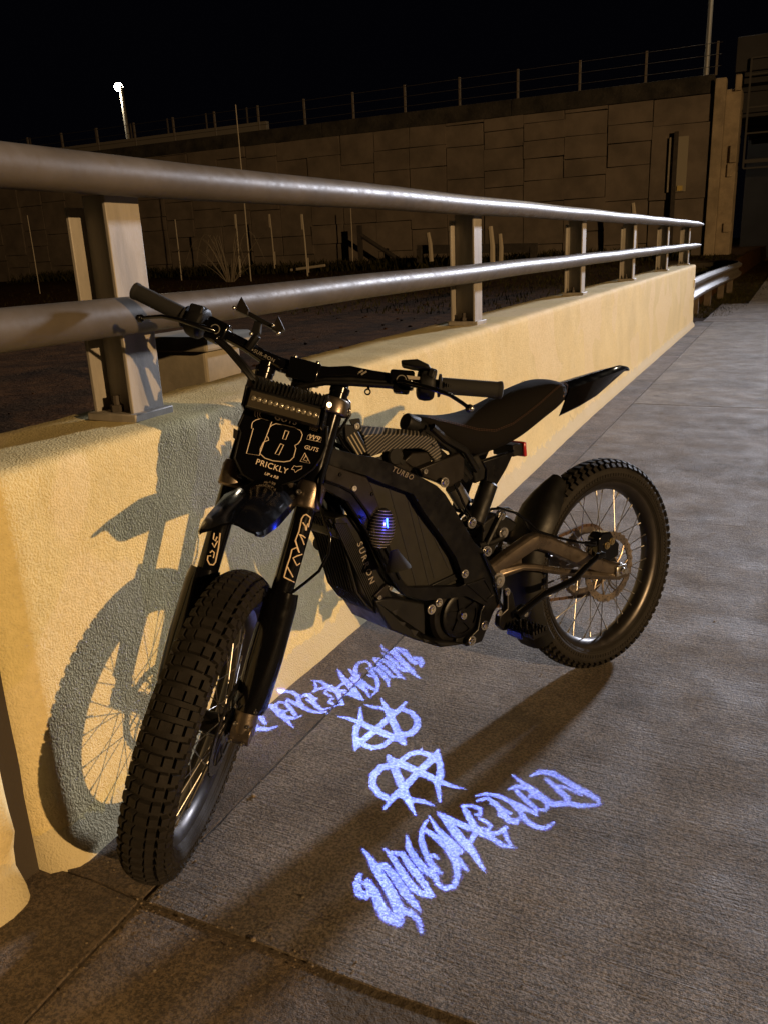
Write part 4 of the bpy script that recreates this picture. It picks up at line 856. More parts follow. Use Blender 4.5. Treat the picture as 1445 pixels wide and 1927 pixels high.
# tail
tt = [(0.14183, 0.53547), (0.04699, 0.54302), (-0.06373, 0.55249), (-0.12126, 0.55593), (-0.14915, 0.54961)]; tb_ = [(0.18907, 0.46761), (0.10613, 0.48053), (0.02402, 0.49744), (-0.05248, 0.522), (-0.10822, 0.54578)]; rings = []
for i, ((x, z), (x2, z2)) in enumerate(zip(tt, tb_)):
    hw = (.054, .050, .040, .027, .014)[i]
    o1 = [Vector((x2, -hw, z2)), Vector((x, -hw*.9, z-.006)), Vector((x, -hw*.6, z)), Vector((x, 0, z+.003)), Vector((x, hw*.6, z)), Vector((x, hw*.9, z-.006)), Vector((x2, hw, z2))]
    o2 = [Vector((q.x, q.y*.9, q.z-.004)) for q in o1[::-1]]
    rings.append(o1+o2)
mb = MB(); mb.loft(rings); P('tail_fender', mb, gloss, smooth=40)
q_ = [(0.31207, 0.39536)][0]; mb = MB(); mb.box((q_[0]-.004, 0, q_[1]+.002), (.010, .085, .038)); tl = P('tail_light', mb, redl, bevel=.003)
mb = MB(); mb.box((q_[0]+.018, 0, q_[1]+.004), (.035, .075, .030)); C('light_mount', mb, plast, tl, bevel=.003)
# ---- kickstand, foot peg
mb = MB(); mb.tube([(x, .122, z) for x, z in [(0.13891, 0.08474), (0.19295, 0.0664), (0.23986, 0.04389), (0.29682, 0.03953), (0.352, 0.03811), (0.40479, 0.02228), (0.44889, 0.00735)]], [.007,.0085,.0095,.0095,.0095,.0095,.010], 12); ks = P('kickstand', mb, gloss)
mb = MB(); mb.box(([(0.13465, 0.08363)][0][0]-.004, .122, [(0.13465, 0.08363)][0][1]), (.03, .014, .016)); C('foot', mb, gloss, ks, bevel=.003)
mb = MB(); mb.prism([(0.45852, 0.07507), (0.441, 0.06441), (0.43036, 0.01018), (0.40145, 0.01864), (0.37356, 0.00739), (0.39068, -0.0164), (0.42355, -0.02353), (0.44319, -0.03461), (0.47951, -0.02585), (0.49458, -0.00969), (0.48876, 0.01672), (0.46239, 0.02701)], .086, .104, sd); pb = P('peg_bracket', mb, blackmetal, bevel=.003)
for q_ in [(0.46104, 0.06975), (0.49186, 0.02574), (0.40343, -0.0042)]: mb = MB(); mb.bolt((q_[0], .104, q_[1]), (0,1,0), .008, .005); C('bolt', mb, steel, pb)
pg = [(0.49878, 0.00529), (0.42113, -0.01082), (0.37629, -0.05081), (0.3925, -0.06285), (0.45669, -0.039)]
pc = [(0.44643, -0.01137)][0]
for s_ in (1, -1):
    mb = MB(); mb.box((pc[0], s_*.155, pc[1]-.010), (.050, .085, .010)); mb.cyl((pc[0]+.01, s_*.085, pc[1]-.012), (pc[0]+.01, s_*.125, pc[1]-.012), .010, .010, 12)
    R = random.Random(1)
    for i in range(5):
        for j in range(8):
            if i in (0, 4) or j in (0, 7) or (i+j) % 2: mb.lathe([(.0035,0),(.0028,.010),(0,.013)], (pc[0]-.021+i*.0105, s_*(.118+j*.0108), pc[1]-.006), (0,0,1), 6)
    fp = P('foot_peg', mb, blackmetal, smooth=20)
mb = MB(); mb.box((pc[0]+.026, .135, pc[1]-.016), (.006, .050, .018)); C('peg_end', mb, bluelit, fp, bevel=.002)  # small plate carrying the painted blue glow
# =================================================== steering assembly (its own tilted frame)
fd = lambda y, z, h: (h, y, z)       # a front view polygon (y, z) extruded along x
mb = MB()
forks = []
for s_ in (1, -1):
    mb = MB(); y = s_*.080
    mb.tube([(0,y,.265),(0,y,.50),(0,y,.66),(0,y,.72)], [.0225,.0225,.0195,.0195], 28); mb.lathe([(.0195,.718),(.021,.72),(.021,.730),(.016,.734),(.016,.742),(0,.742)], (0,y,0), (0,0,1), 28)
    fk = P('fork_leg', mb, gloss, 'S'); forks.append(fk)
    mb = MB(); mb.tube([(0,y,.03),(0,y,.27)], .0175, 24); C('slider', mb, blackmetal, fk)
    mb = MB(); mb.tube([(0,y,.045),(0,y,-.002)], [.024,.027], 20); mb.cyl((0,y-.020,0),(0,y+.022,0), .026, .026, 24); lug = C('axle_lug', mb, anod, fk, bevel=.002)
    for q_ in ((.018,-.014),(.018,.012),(-.018,-.014),(-.018,.012)): mb = MB(); mb.bolt((.024, y+q_[1], q_[0]), (1,0,0), .0045, .004); C('bolt', mb, steel, lug)
    # plastic guard wrapped round the front of the slider
    ring = lambda z, r_, fl: [Vector((r_*math.cos(a)+.004, y+s_*.004+(r_+fl)*math.sin(a), z)) for a in [math.radians(-100+200*i/10) for i in range(11)]]+[Vector(((r_-.003)*math.cos(a)+.004, y+s_*.004+(r_+fl-.003)*math.sin(a), z)) for a in [math.radians(100-200*i/10) for i in range(11)]]
    mb = MB(); mb.loft([ring(.298,.027,.004), ring(.27,.029,.006), ring(.16,.031,.006), ring(.06,.030,.004), ring(.045,.027,.002)]); gd = C('fork_guard', mb, gloss, fk, smooth=50)
    for z in (.052,): 
        for a in (-.4,.4): mb = MB(); mb.bolt((.030, y+a*.05, z), (1,0,0), .0045, .003); C('bolt', mb, steel, gd)
# decals on the fork tubes
def decal(paths, par, r_=.0014):
    mb = MB()
    for p in paths: mb.tube(p, r_, 5)
    return C('decal', mb, graph, par, smooth=40)
decal([[(0.02279, 0.07928, 0.32658), (0.02278, 0.07896, 0.35101), (0.0228, 0.07999, 0.36692), (0.02279, 0.07938, 0.3846), (0.02246, 0.08393, 0.38813), (0.02132, 0.08808, 0.39265), (0.02278, 0.08085, 0.40289), (0.02263, 0.08274, 0.42354), (0.02279, 0.08081, 0.44982), (0.02258, 0.08315, 0.4572), (0.02149, 0.08761, 0.46074), (0.01833, 0.09357, 0.45806), (0.01532, 0.09688, 0.45686)], [(0.02279, 0.07928, 0.32658), (0.02009, 0.09078, 0.32418), (0.00859, 0.10112, 0.32103)], [(0.0228, 0.07956, 0.34895), (0.02161, 0.08727, 0.34108), (0.01621, 0.09603, 0.33111)], [(0.02158, 0.08737, 0.39134), (0.0194, 0.09198, 0.38593), (0.01722, 0.09495, 0.38228), (0.02067, 0.08962, 0.39086), (0.02272, 0.08188, 0.40318)], [(0.01063, 0.10017, 0.38034), (0.01887, 0.0928, 0.37498), (0.02197, 0.08611, 0.36865), (0.01922, 0.09226, 0.36142), (0.01555, 0.09667, 0.35588), (0.00916, 0.10088, 0.36142)], [(0.02227, 0.0849, 0.44316), (0.0195, 0.09181, 0.43736), (0.01724, 0.09492, 0.42932)], [(0.0144, 0.09768, 0.41444), (0.01941, 0.09196, 0.41725), (0.0222, 0.08521, 0.41865), (0.01897, 0.09264, 0.41073), (0.01231, 0.09919, 0.40029)], [(0.01532, 0.09688, 0.45686), (0.0156, 0.09663, 0.45004), (0.0141, 0.09792, 0.43697)], [(0.01701, 0.09518, 0.44398), (0.01747, 0.09465, 0.43821), (0.01639, 0.09585, 0.4296)]], forks[0])
decal([[(0.02204, -0.07417, 0.30958), (0.01891, -0.06727, 0.31036), (0.01717, -0.065, 0.31658), (0.01863, -0.06686, 0.34752), (0.02109, -0.07133, 0.37657)], [(0.02204, -0.07417, 0.30958), (0.02279, -0.08061, 0.31673), (0.02271, -0.08201, 0.32529), (0.02241, -0.07579, 0.32706)], [(0.02278, -0.08089, 0.35251), (0.02211, -0.07443, 0.34538), (0.02134, -0.07196, 0.35954)], [(0.02266, -0.08249, 0.37338), (0.02277, -0.08123, 0.36139), (0.02243, -0.0759, 0.35842), (0.02229, -0.07521, 0.36759)], [(0.0228, -0.07962, 0.3327), (0.02256, -0.07669, 0.33801), (0.0212, -0.07161, 0.33496), (0.02084, -0.07076, 0.32398)]], forks[1])
# clamps
for z, h, nm in ((.500, .028, 'lower_clamp'), (.690, .017, 'upper_clamp')):
    mb = MB()
    for s_ in (1, -1): mb.lathe([(.0235,-h),(.030,-h*.9),(.030,h*.6),(.026,h),(.0235,h)], (0, s_*.080, z), (0,0,1), 28)
    mb.box((-.018, 0, z), (.045, .115, h*1.1)); cl = P(nm, mb, anod, 'S', bevel=.003)
    for s_ in (1, -1):
        mb = MB(); mb.bolt((.032, s_*.062, z), (1,0,0), .006, .004); C('bolt', mb, steel, cl)
# number plate
po = [(-0.08428, 0.63353), (0.0864, 0.64102), (0.09489, 0.60378), (0.0917, 0.57653), (0.08182, 0.54962), (0.05912, 0.52132), (0.02938, 0.502), (0.00395, 0.49816), (-0.0306, 0.49507), (-0.05365, 0.50182), (-0.06854, 0.51858), (-0.07829, 0.5291), (-0.08085, 0.58359), (-0.08958, 0.59444)]
mb = MB(); mb.prism(po, .052, .058, fd); npl = P('number_plate', mb, gloss, 'S', bevel=.003)
cx_ = sum(p[0] for p in po)/len(po); cz_ = sum(p[1] for p in po)/len(po)
rim_i = [(cx_+(p[0]-cx_)*.955, cz_+(p[1]-cz_)*.955) for p in po]
mb = MB(); mb.band(po, rim_i, .057, .0605, fd, closed=True); C('plate_rim', mb, plast, npl, bevel=.001)
for g in ([(-0.08335, 0.58435), (-0.09656, 0.58736), (-0.09218, 0.56855), (-0.07942, 0.56321)], [(-0.07822, 0.5591), (-0.08296, 0.56), (-0.07963, 0.54093), (-0.0737, 0.53593)]):
    mb = MB(); mb.prism(g, .03, .055, fd); C('mount_strap', mb, rubber, npl, bevel=.001)
def line(paths, r_, closed=True, m=graphw, x=.0590):
    mb = MB()
    for p in paths:
        pts = [Vector((x, a, b)) for a, b in p]
        if closed: pts.append(pts[0]); 
        mb.tube(pts, r_, 4)
    return C('graphic', mb, m, npl, smooth=0)
# "18": outlines traced as drawn on the plate
line([[(-0.0615, 0.60885), (-0.05652, 0.61466), (-0.04712, 0.62057), (-0.02479, 0.62013), (-0.03045, 0.54795), (-0.05629, 0.54516), (-0.0569, 0.59687), (-0.05999, 0.59601), (-0.06207, 0.60317)],
      [(-0.02271, 0.61297), (-0.01539, 0.61832), (-0.00043, 0.62025), (0.02257, 0.62112), (0.0356, 0.61812), (0.04103, 0.61081), (0.0409, 0.59976), (0.03784, 0.59121), (0.03259, 0.58644), (0.0364, 0.5809), (0.03701, 0.56347), (0.03191, 0.55435), (0.02125, 0.54917), (-0.00084, 0.5452), (-0.01769, 0.54601), (-0.02929, 0.55158), (-0.03196, 0.56076), (-0.02965, 0.57574), (-0.02057, 0.58267), (-0.02278, 0.58647), (-0.02705, 0.5897), (-0.02563, 0.60775)],
      [(0.0059, 0.60987), (0.01366, 0.60982), (0.01194, 0.59281), (0.0055, 0.59212)], [(0.00406, 0.58181), (0.01079, 0.58148), (0.00718, 0.55955), (-0.00058, 0.55959)]], .0009)
Rr = Vector((0, 1, 0)); Uu = Vector((0, 0, 1))
def ptext(body, size, q, ang=0, outline=.0005, off=.0, shear=.15, sp=1):
    a = math.radians(ang); rr_ = Vector((0, math.cos(a), math.sin(a))); uu = Vector((0, -math.sin(a), math.cos(a)))
    return text('lettering', body, size, Vector((.0588, q[0], q[1])), rr_, uu, graphw, npl, None, outline=outline, off=off, shear=shear, spacing=sp)
ptext('GUTS', .019, [(0.00072, 0.63161)][0], 0, 0, .0002, .1)
ptext('GUTS', .0115, [(0.06603, 0.58915)][0], 2, 0)
ptext('PRICKLY', .0165, [(0.00036, 0.53343)][0], -2, 0, 0, 0, 1.08)
ptext('W9', .015, [(0.06528, 0.61094)][0], 0, 0, 0, .2)
line([[(0.0533, 0.61422), (0.07928, 0.61593), (0.08089, 0.60648), (0.05156, 0.60493)]], .0004)
ptext('UXN', .009, [(0.05824, 0.63541)][0], 0, 0, 0, 0); ptext('TOX', .0085, [(0.05956, 0.62697)][0], 0, 0, 0, 0)
ptext('UP x RB', .0085, [(0.00435, 0.51586)][0], -3, 0, 0, .2)
for g in ([(-0.0635, 0.63484), (-0.06126, 0.6233), (-0.0583, 0.62079)], [(-0.05836, 0.63627), (-0.05552, 0.62267), (-0.05256, 0.62017)], [(-0.05261, 0.63564), (-0.05199, 0.62586), (-0.04904, 0.62336)]): line([g], .0007, False)
line([[(0.05612, 0.57759), (0.05163, 0.55875), (0.07219, 0.5601)], [(0.05993, 0.57206), (0.05687, 0.56351), (0.0649, 0.56246), (0.06577, 0.5671), (0.05832, 0.57381)]], .0006)
line([[(0.03968, 0.53893), (0.04274, 0.54748), (0.04741, 0.54659), (0.05835, 0.55074), (0.05879, 0.54537), (0.05253, 0.54033), (0.0486, 0.53483), (0.04508, 0.53934)]], .0006)
# light bar with heat sink
lp = [(-0.06886, 0.65571), (0.07753, 0.65636), (0.07698, 0.63586), (-0.06519, 0.63196)]
mb = MB(); mb.box((.085, 0, .650), (.036, .152, .040), (Vector((1,0,0)), Vector((0,1,0)), Vector((0,0,1)))); lbx = P('light_bar', mb, plast, 'S', bevel=.004)
mb = MB(); mb.box((.1035, 0, .648), (.004, .142, .032)); C('lens', mb, clear, lbx, bevel=.001)
mb = MB()
for k in range(12): mb.ball((.1055, -.062+k*.0113, .650), .0052, 6, (.5,1,1))
C('diode_row', mb, mat('diode_reflector', (.42,.38,.30), .2, .7, .3, 500), lbx)
mb = MB()
for k in range(19): mb.box((.068, -.072+k*.008, .682), (.030, .0030, .030))
C('heat_sink', mb, plast, lbx, smooth=0)
for s_ in (1, -1):
    mb = MB(); mb.prism([(-.02,.625),(.02,.63),(.03,.67),(-.01,.675)], s_*.078, s_*.082, lambda p, q, h: (.085+p, h, q)); e_ = C('end_bracket', mb, gloss, lbx, bevel=.001)
mb = MB(); mb.bolt((.105, .082, .676), (1,.5,0), .006, .005); C('bolt', mb, steel, lbx)
# front fender
def fen(x): return interp(((-.12,.515),(-.02,.508),(.05,.498),(.15,.474),(.24,.432),(.295,.400)), x)
rings = []
for x in (-.12,-.06,0,.05,.10,.15,.20,.24,.27,.287,.297):
    hw = interp(((-.12,.044),(0,.056),(.06,.060),(.15,.066),(.25,.062),(.287,.054),(.297,.048)), x); z = fen(x); dr = interp(((-.12,.02),(.05,.030),(.2,.030),(.27,.018),(.297,.006)), x)
    up = [(-1,-dr),(-.93,-dr*.45),(-.62,.002),(-.30,.010),(-.10,.013),(.10,.013),(.30,.010),(.62,.002),(.93,-dr*.45),(1,-dr)]
    rings.append([Vector((x, .008+a*hw, z+b+a*.012*max(0, x)/.3)) for a, b in up]+[Vector((x, .008+a*hw*.96, z+b-.004+a*.012*max(0, x)/.3)) for a, b in up[::-1]])
mb = MB(); mb.loft(rings); fe = P('front_fender', mb, gloss, 'S', smooth=32)
# handlebar
bars = [(-0.28593, 0.79219), (-0.23157, 0.78605), (-0.18183, 0.77524), (-0.13226, 0.76447), (-0.0879, 0.75121), (-0.05087, 0.74292)]
hb = [(-.015+.0, -.392, .812), (-.004,-.30,.795), (.0,-.235,.787), (.0,-.19,.776), (.0,-.132,.763), (.0,-.09,.750), (.0,-.05,.744), (.0,0,.744), (.0,.05,.752), (.0,.09,.766), (.0,.136,.771), (.0,.21,.781), (.0,.28,.791), (-.004,.31,.797), (-.015,.384,.812)]
mb = MB(); mb.tube(hb, [.011,.011,.011,.011,.0125,.0145,.0155,.0155,.0155,.0145,.0125,.011,.011,.011,.011], 20); bar = P('handlebar', mb, gloss, 'S')
for s_ in (1, -1):
    a, b = Vector((-.006, s_*.272, .790)), Vector((-.0165, s_*.398, .8165)); d = (b-a).normalized()
    mb = MB(); pr_ = [(.0, 0), (.024, 0), (.024, .004), (.017, .006)]
    for k in range(26): pr_ += [(.0168, .010+k*.0044), (.0174, .0122+k*.0044)]
    pr_ += [(.0185,.126),(.0185,.131),(.014,.133),(0,.133)]
    mb.lathe(pr_, a, d, 28); gp = C('grip', mb, mat('grip_rubber', (.009,.0085,.008), .85, 0, .3, 900), bar, smooth=50)
    # housing and switch pods
    mb = MB(); c_ = Vector((-.004, s_*.248, .786)); ax_ = (Vector((1,0,0)), d*1.0, Vector((1,0,0)).cross(d))
    mb.lathe([(0,-.020),(.026,-.020),(.033,-.014),(.035,-.002),(.033,.012),(.028,.016),(0,.016)], c_, d, 24)
    mb.box(c_+Vector((.012, -s_*.0, .012)), (.038,.030,.034)); hs = C('throttle_housing' if s_ < 0 else 'switch_housing', mb, plast, bar, bevel=.004)
    mb = MB(); c2 = Vector((.004, s_*.198, .779)); mb.box(c2, (.040,.050,.036), ax_); mb.box(c2+Vector((.010, s_*.004, -.020)), (.028,.034,.018), ax_); pd = C('brake_reservoir', mb, gloss, bar, bevel=.005)
    mb = MB(); mb.lathe([(.0105,0),(.0105,.001),(.0085,.001)], c2+Vector((.0205, 0, -.004)), (1,0,0), 24); C('cap_ring', mb, mat('grey_ring', (.30,.28,.24), .4, .6), pd)
    mb = MB(); lv = [(.030, s_*.198, .770), (.048, s_*.225, .768), (.056, s_*.262, .768), (.055, s_*.30, .766), (.050, s_*.328, .758), (.046, s_*.345, .752)]
    mb.tube(lv, [.009,.008,.0065,.0058,.0055,.0055], 10, flat=.7); mb.ball(lv[-1], .0085, 8); le = C('brake_lever', mb, gloss, bar, smooth=60)
    mb = MB(); mb.ball((lv[-1][0]+.003, lv[-1][1]+s_*.003, lv[-1][2]), .0068, 8); C('lever_ball', mb, steel if s_ > 0 else blackmetal, le)
# big paddle on the left switch pod and small thumb pieces
mb = MB(); mb.prism([(0.18675, 0.81018), (0.21845, 0.82111), (0.24325, 0.81661), (0.25242, 0.80786), (0.23388, 0.80615), (0.2156, 0.8034), (0.19121, 0.80236)], .005, .045, fd); mb.box((.02, .252, .803), (.02,.015,.02)); C('switch_paddle', mb, plast, bar, bevel=.004)
mb = MB(); mb.prism([(0.20471, 0.78696), (0.23794, 0.79159), (0.24147, 0.78696), (0.2112, 0.77977)], .022, .026, fd); C('pod_label', mb, mat('pod_label', (.35,.30,.24), .5), bar, bevel=.0005)
mb = MB(); q = [(0.135, 0.74289), (0.13858, 0.73033)]; mb.lathe([(.004,-.0015),(.007,-.0015),(.007,.0015),(.004,.0015)], (.02, q[1][0], q[1][1]+.004), (1,0,0), 14, close=True); mb.tube([(.01, q[0][0], q[0][1]+.012), (.02, q[1][0], q[1][1]+.010)], .003, 6); C('hose_clip', mb, blackmetal, bar)
# cables wrapped along the bar
mb = MB(); R = random.Random(8)
for k in range(5):
    dx, dz = R.uniform(.006,.022), R.uniform(-.016,-.004)
    mb.tube([(dx, .20, .776+dz), (dx+.004, .15, .765+dz), (dx+.006, .10, .757+dz*1.2), (dx+.006, .05, .742+dz), (dx, .0, .72+dz), (dx-.01,-.02,.69)], .0042, 7)
    mb.tube([(dx, -.20, .772+dz), (dx+.012, -.16, .752+dz), (dx+.016, -.12, .728+dz*1.2), (dx+.014, -.085, .70+dz), (dx, -.07, .68)], .0042, 7)
C('cable_bundle', mb, plast, bar)
mb = MB(); mb.box((0, 0, .742), (.050,.066,.044)); mb.box((-.008, 0, .712), (.036,.040,.044)); st = C('bar_clamp', mb, gloss, bar, bevel=.004)
for q_ in ((.018,-.024),(.018,.024),(-.018,-.024),(-.018,.024)): mb = MB(); mb.bolt((q_[0], q_[1], .764), (0,0,1), .0045, .004); C('bolt', mb, steel, st)
mb = MB(); bl = [(-0.10587, 0.76073), (-0.05064, 0.74388)]; 
text('lettering', 'SUR-RON', .0105, Vector((.0150, -.087, .7505)), Vector((0,.042,-.0085)), Vector((0,.2,1)), mat('bar_print', (.20,.18,.15), .5), bar, None, ext=.0003, spacing=1.1)
mb = MB()
for s_, k in ((-1,0),(-1,1),(1,0),(1,1)): 
    y = s_*(.118+.007*k) if s_ < 0 else .112+.008*k; z = .757 if s_ < 0 else .768
    mb.box((.0128, y, z+.003), (.0014, .0035, .013), (Vector((1,0,0)), Vector((0,1,.9*s_*-1)), Vector((0,-.9*s_*-1,1))))
C('bar_stripe', mb, mat('bar_print', (.28,.25,.20), .5), bar, smooth=0)
# phone mount
mb = MB(); mb.prism([(-0.16633, 0.82554), (-0.16317, 0.83441), (-0.06127, 0.81063), (-0.06473, 0.80285)], .012, .026, fd); mb.prism([(-0.12507, 0.81385), (-0.11142, 0.81413), (-0.10708, 0.79133), (-0.12494, 0.78191)], .008, .024, fd); mb.tube([(.012, -.125, .757), (.016, -.118, .772), (.018,-.112,.787)], .009, 10)
ph = C('phone_mount', mb, plast, bar, bevel=.0015)
for tri in ([(-0.16291, 0.85307), (-0.16821, 0.82431), (-0.13915, 0.81853), (-0.14072, 0.83175)], [(-0.07904, 0.83482), (-0.05851, 0.81091), (-0.0693, 0.80118), (-0.08375, 0.80405)]):
    mb = MB(); mb.prism(tri, .016, .032, fd); C('clamp_jaw', mb, browns, ph, bevel=.001)
for q in [(-0.16975, 0.82579), (-0.12104, 0.78349), (-0.0818, 0.81225), (-0.0678, 0.7991)]: C('screw_head', MB().ball((.034, q[0], q[1]), .0042, 8), steel, ph)
# hoses: brake line arching round the right-hand clamp and dropping to the front caliper
mb = MB(); kp = [(0.03356, 0.68617), (0.05745, 0.70845), (0.08593, 0.71853), (0.10624, 0.70621), (0.11409, 0.68265), (0.10493, 0.65218), (0.09592, 0.62511), (0.09077, 0.59243), (0.09627, 0.53825), (0.10648, 0.49108), (0.13066, 0.4535), (0.14831, 0.4308), (0.15359, 0.3969), (0.14477, 0.35792), (0.12523, 0.32915), (0.1051, 0.30241)]; mb.tube([(.03 if i > 7 else .0, a, b) for i, (a, b) in enumerate(kp)], .0032, 10); C('brake_line', mb, gloss, bar, smooth=60)
mb = MB(); kp = [(0.06304, 0.67449), (0.09089, 0.66506), (0.10269, 0.64779), (0.09847, 0.63065), (0.08548, 0.6202)]; mb.tube([(.0, a, b) for a, b in kp], .0024, 8); C('wire', mb, gloss, bar, smooth=60)
mb = MB(); kp = [(.012,.088,.28),(.02,.068,.22),(.024,.062,.15),(.02,.062,.09),(-.02,.06,.04)]; mb.tube(kp, .0032, 8); C('brake_line', mb, gloss, bar, smooth=60)
# front caliper behind the left leg
mb = MB(); mb.prism([(-.10,.03),(-.05,.10),(-.03,.09),(-.04,.0),(-.08,-.02)], .036, .072, sd); P('brake_caliper', mb, gloss, 'S', bevel=.005)
mb = MB(); mb.cyl((0,-.10,0), (0,.10,0), .010, .010, 14); mb.cyl((0,-.045,0), (0,.045,0), .022, .022, 20); P('front_axle', mb, blackmetal, 'S')
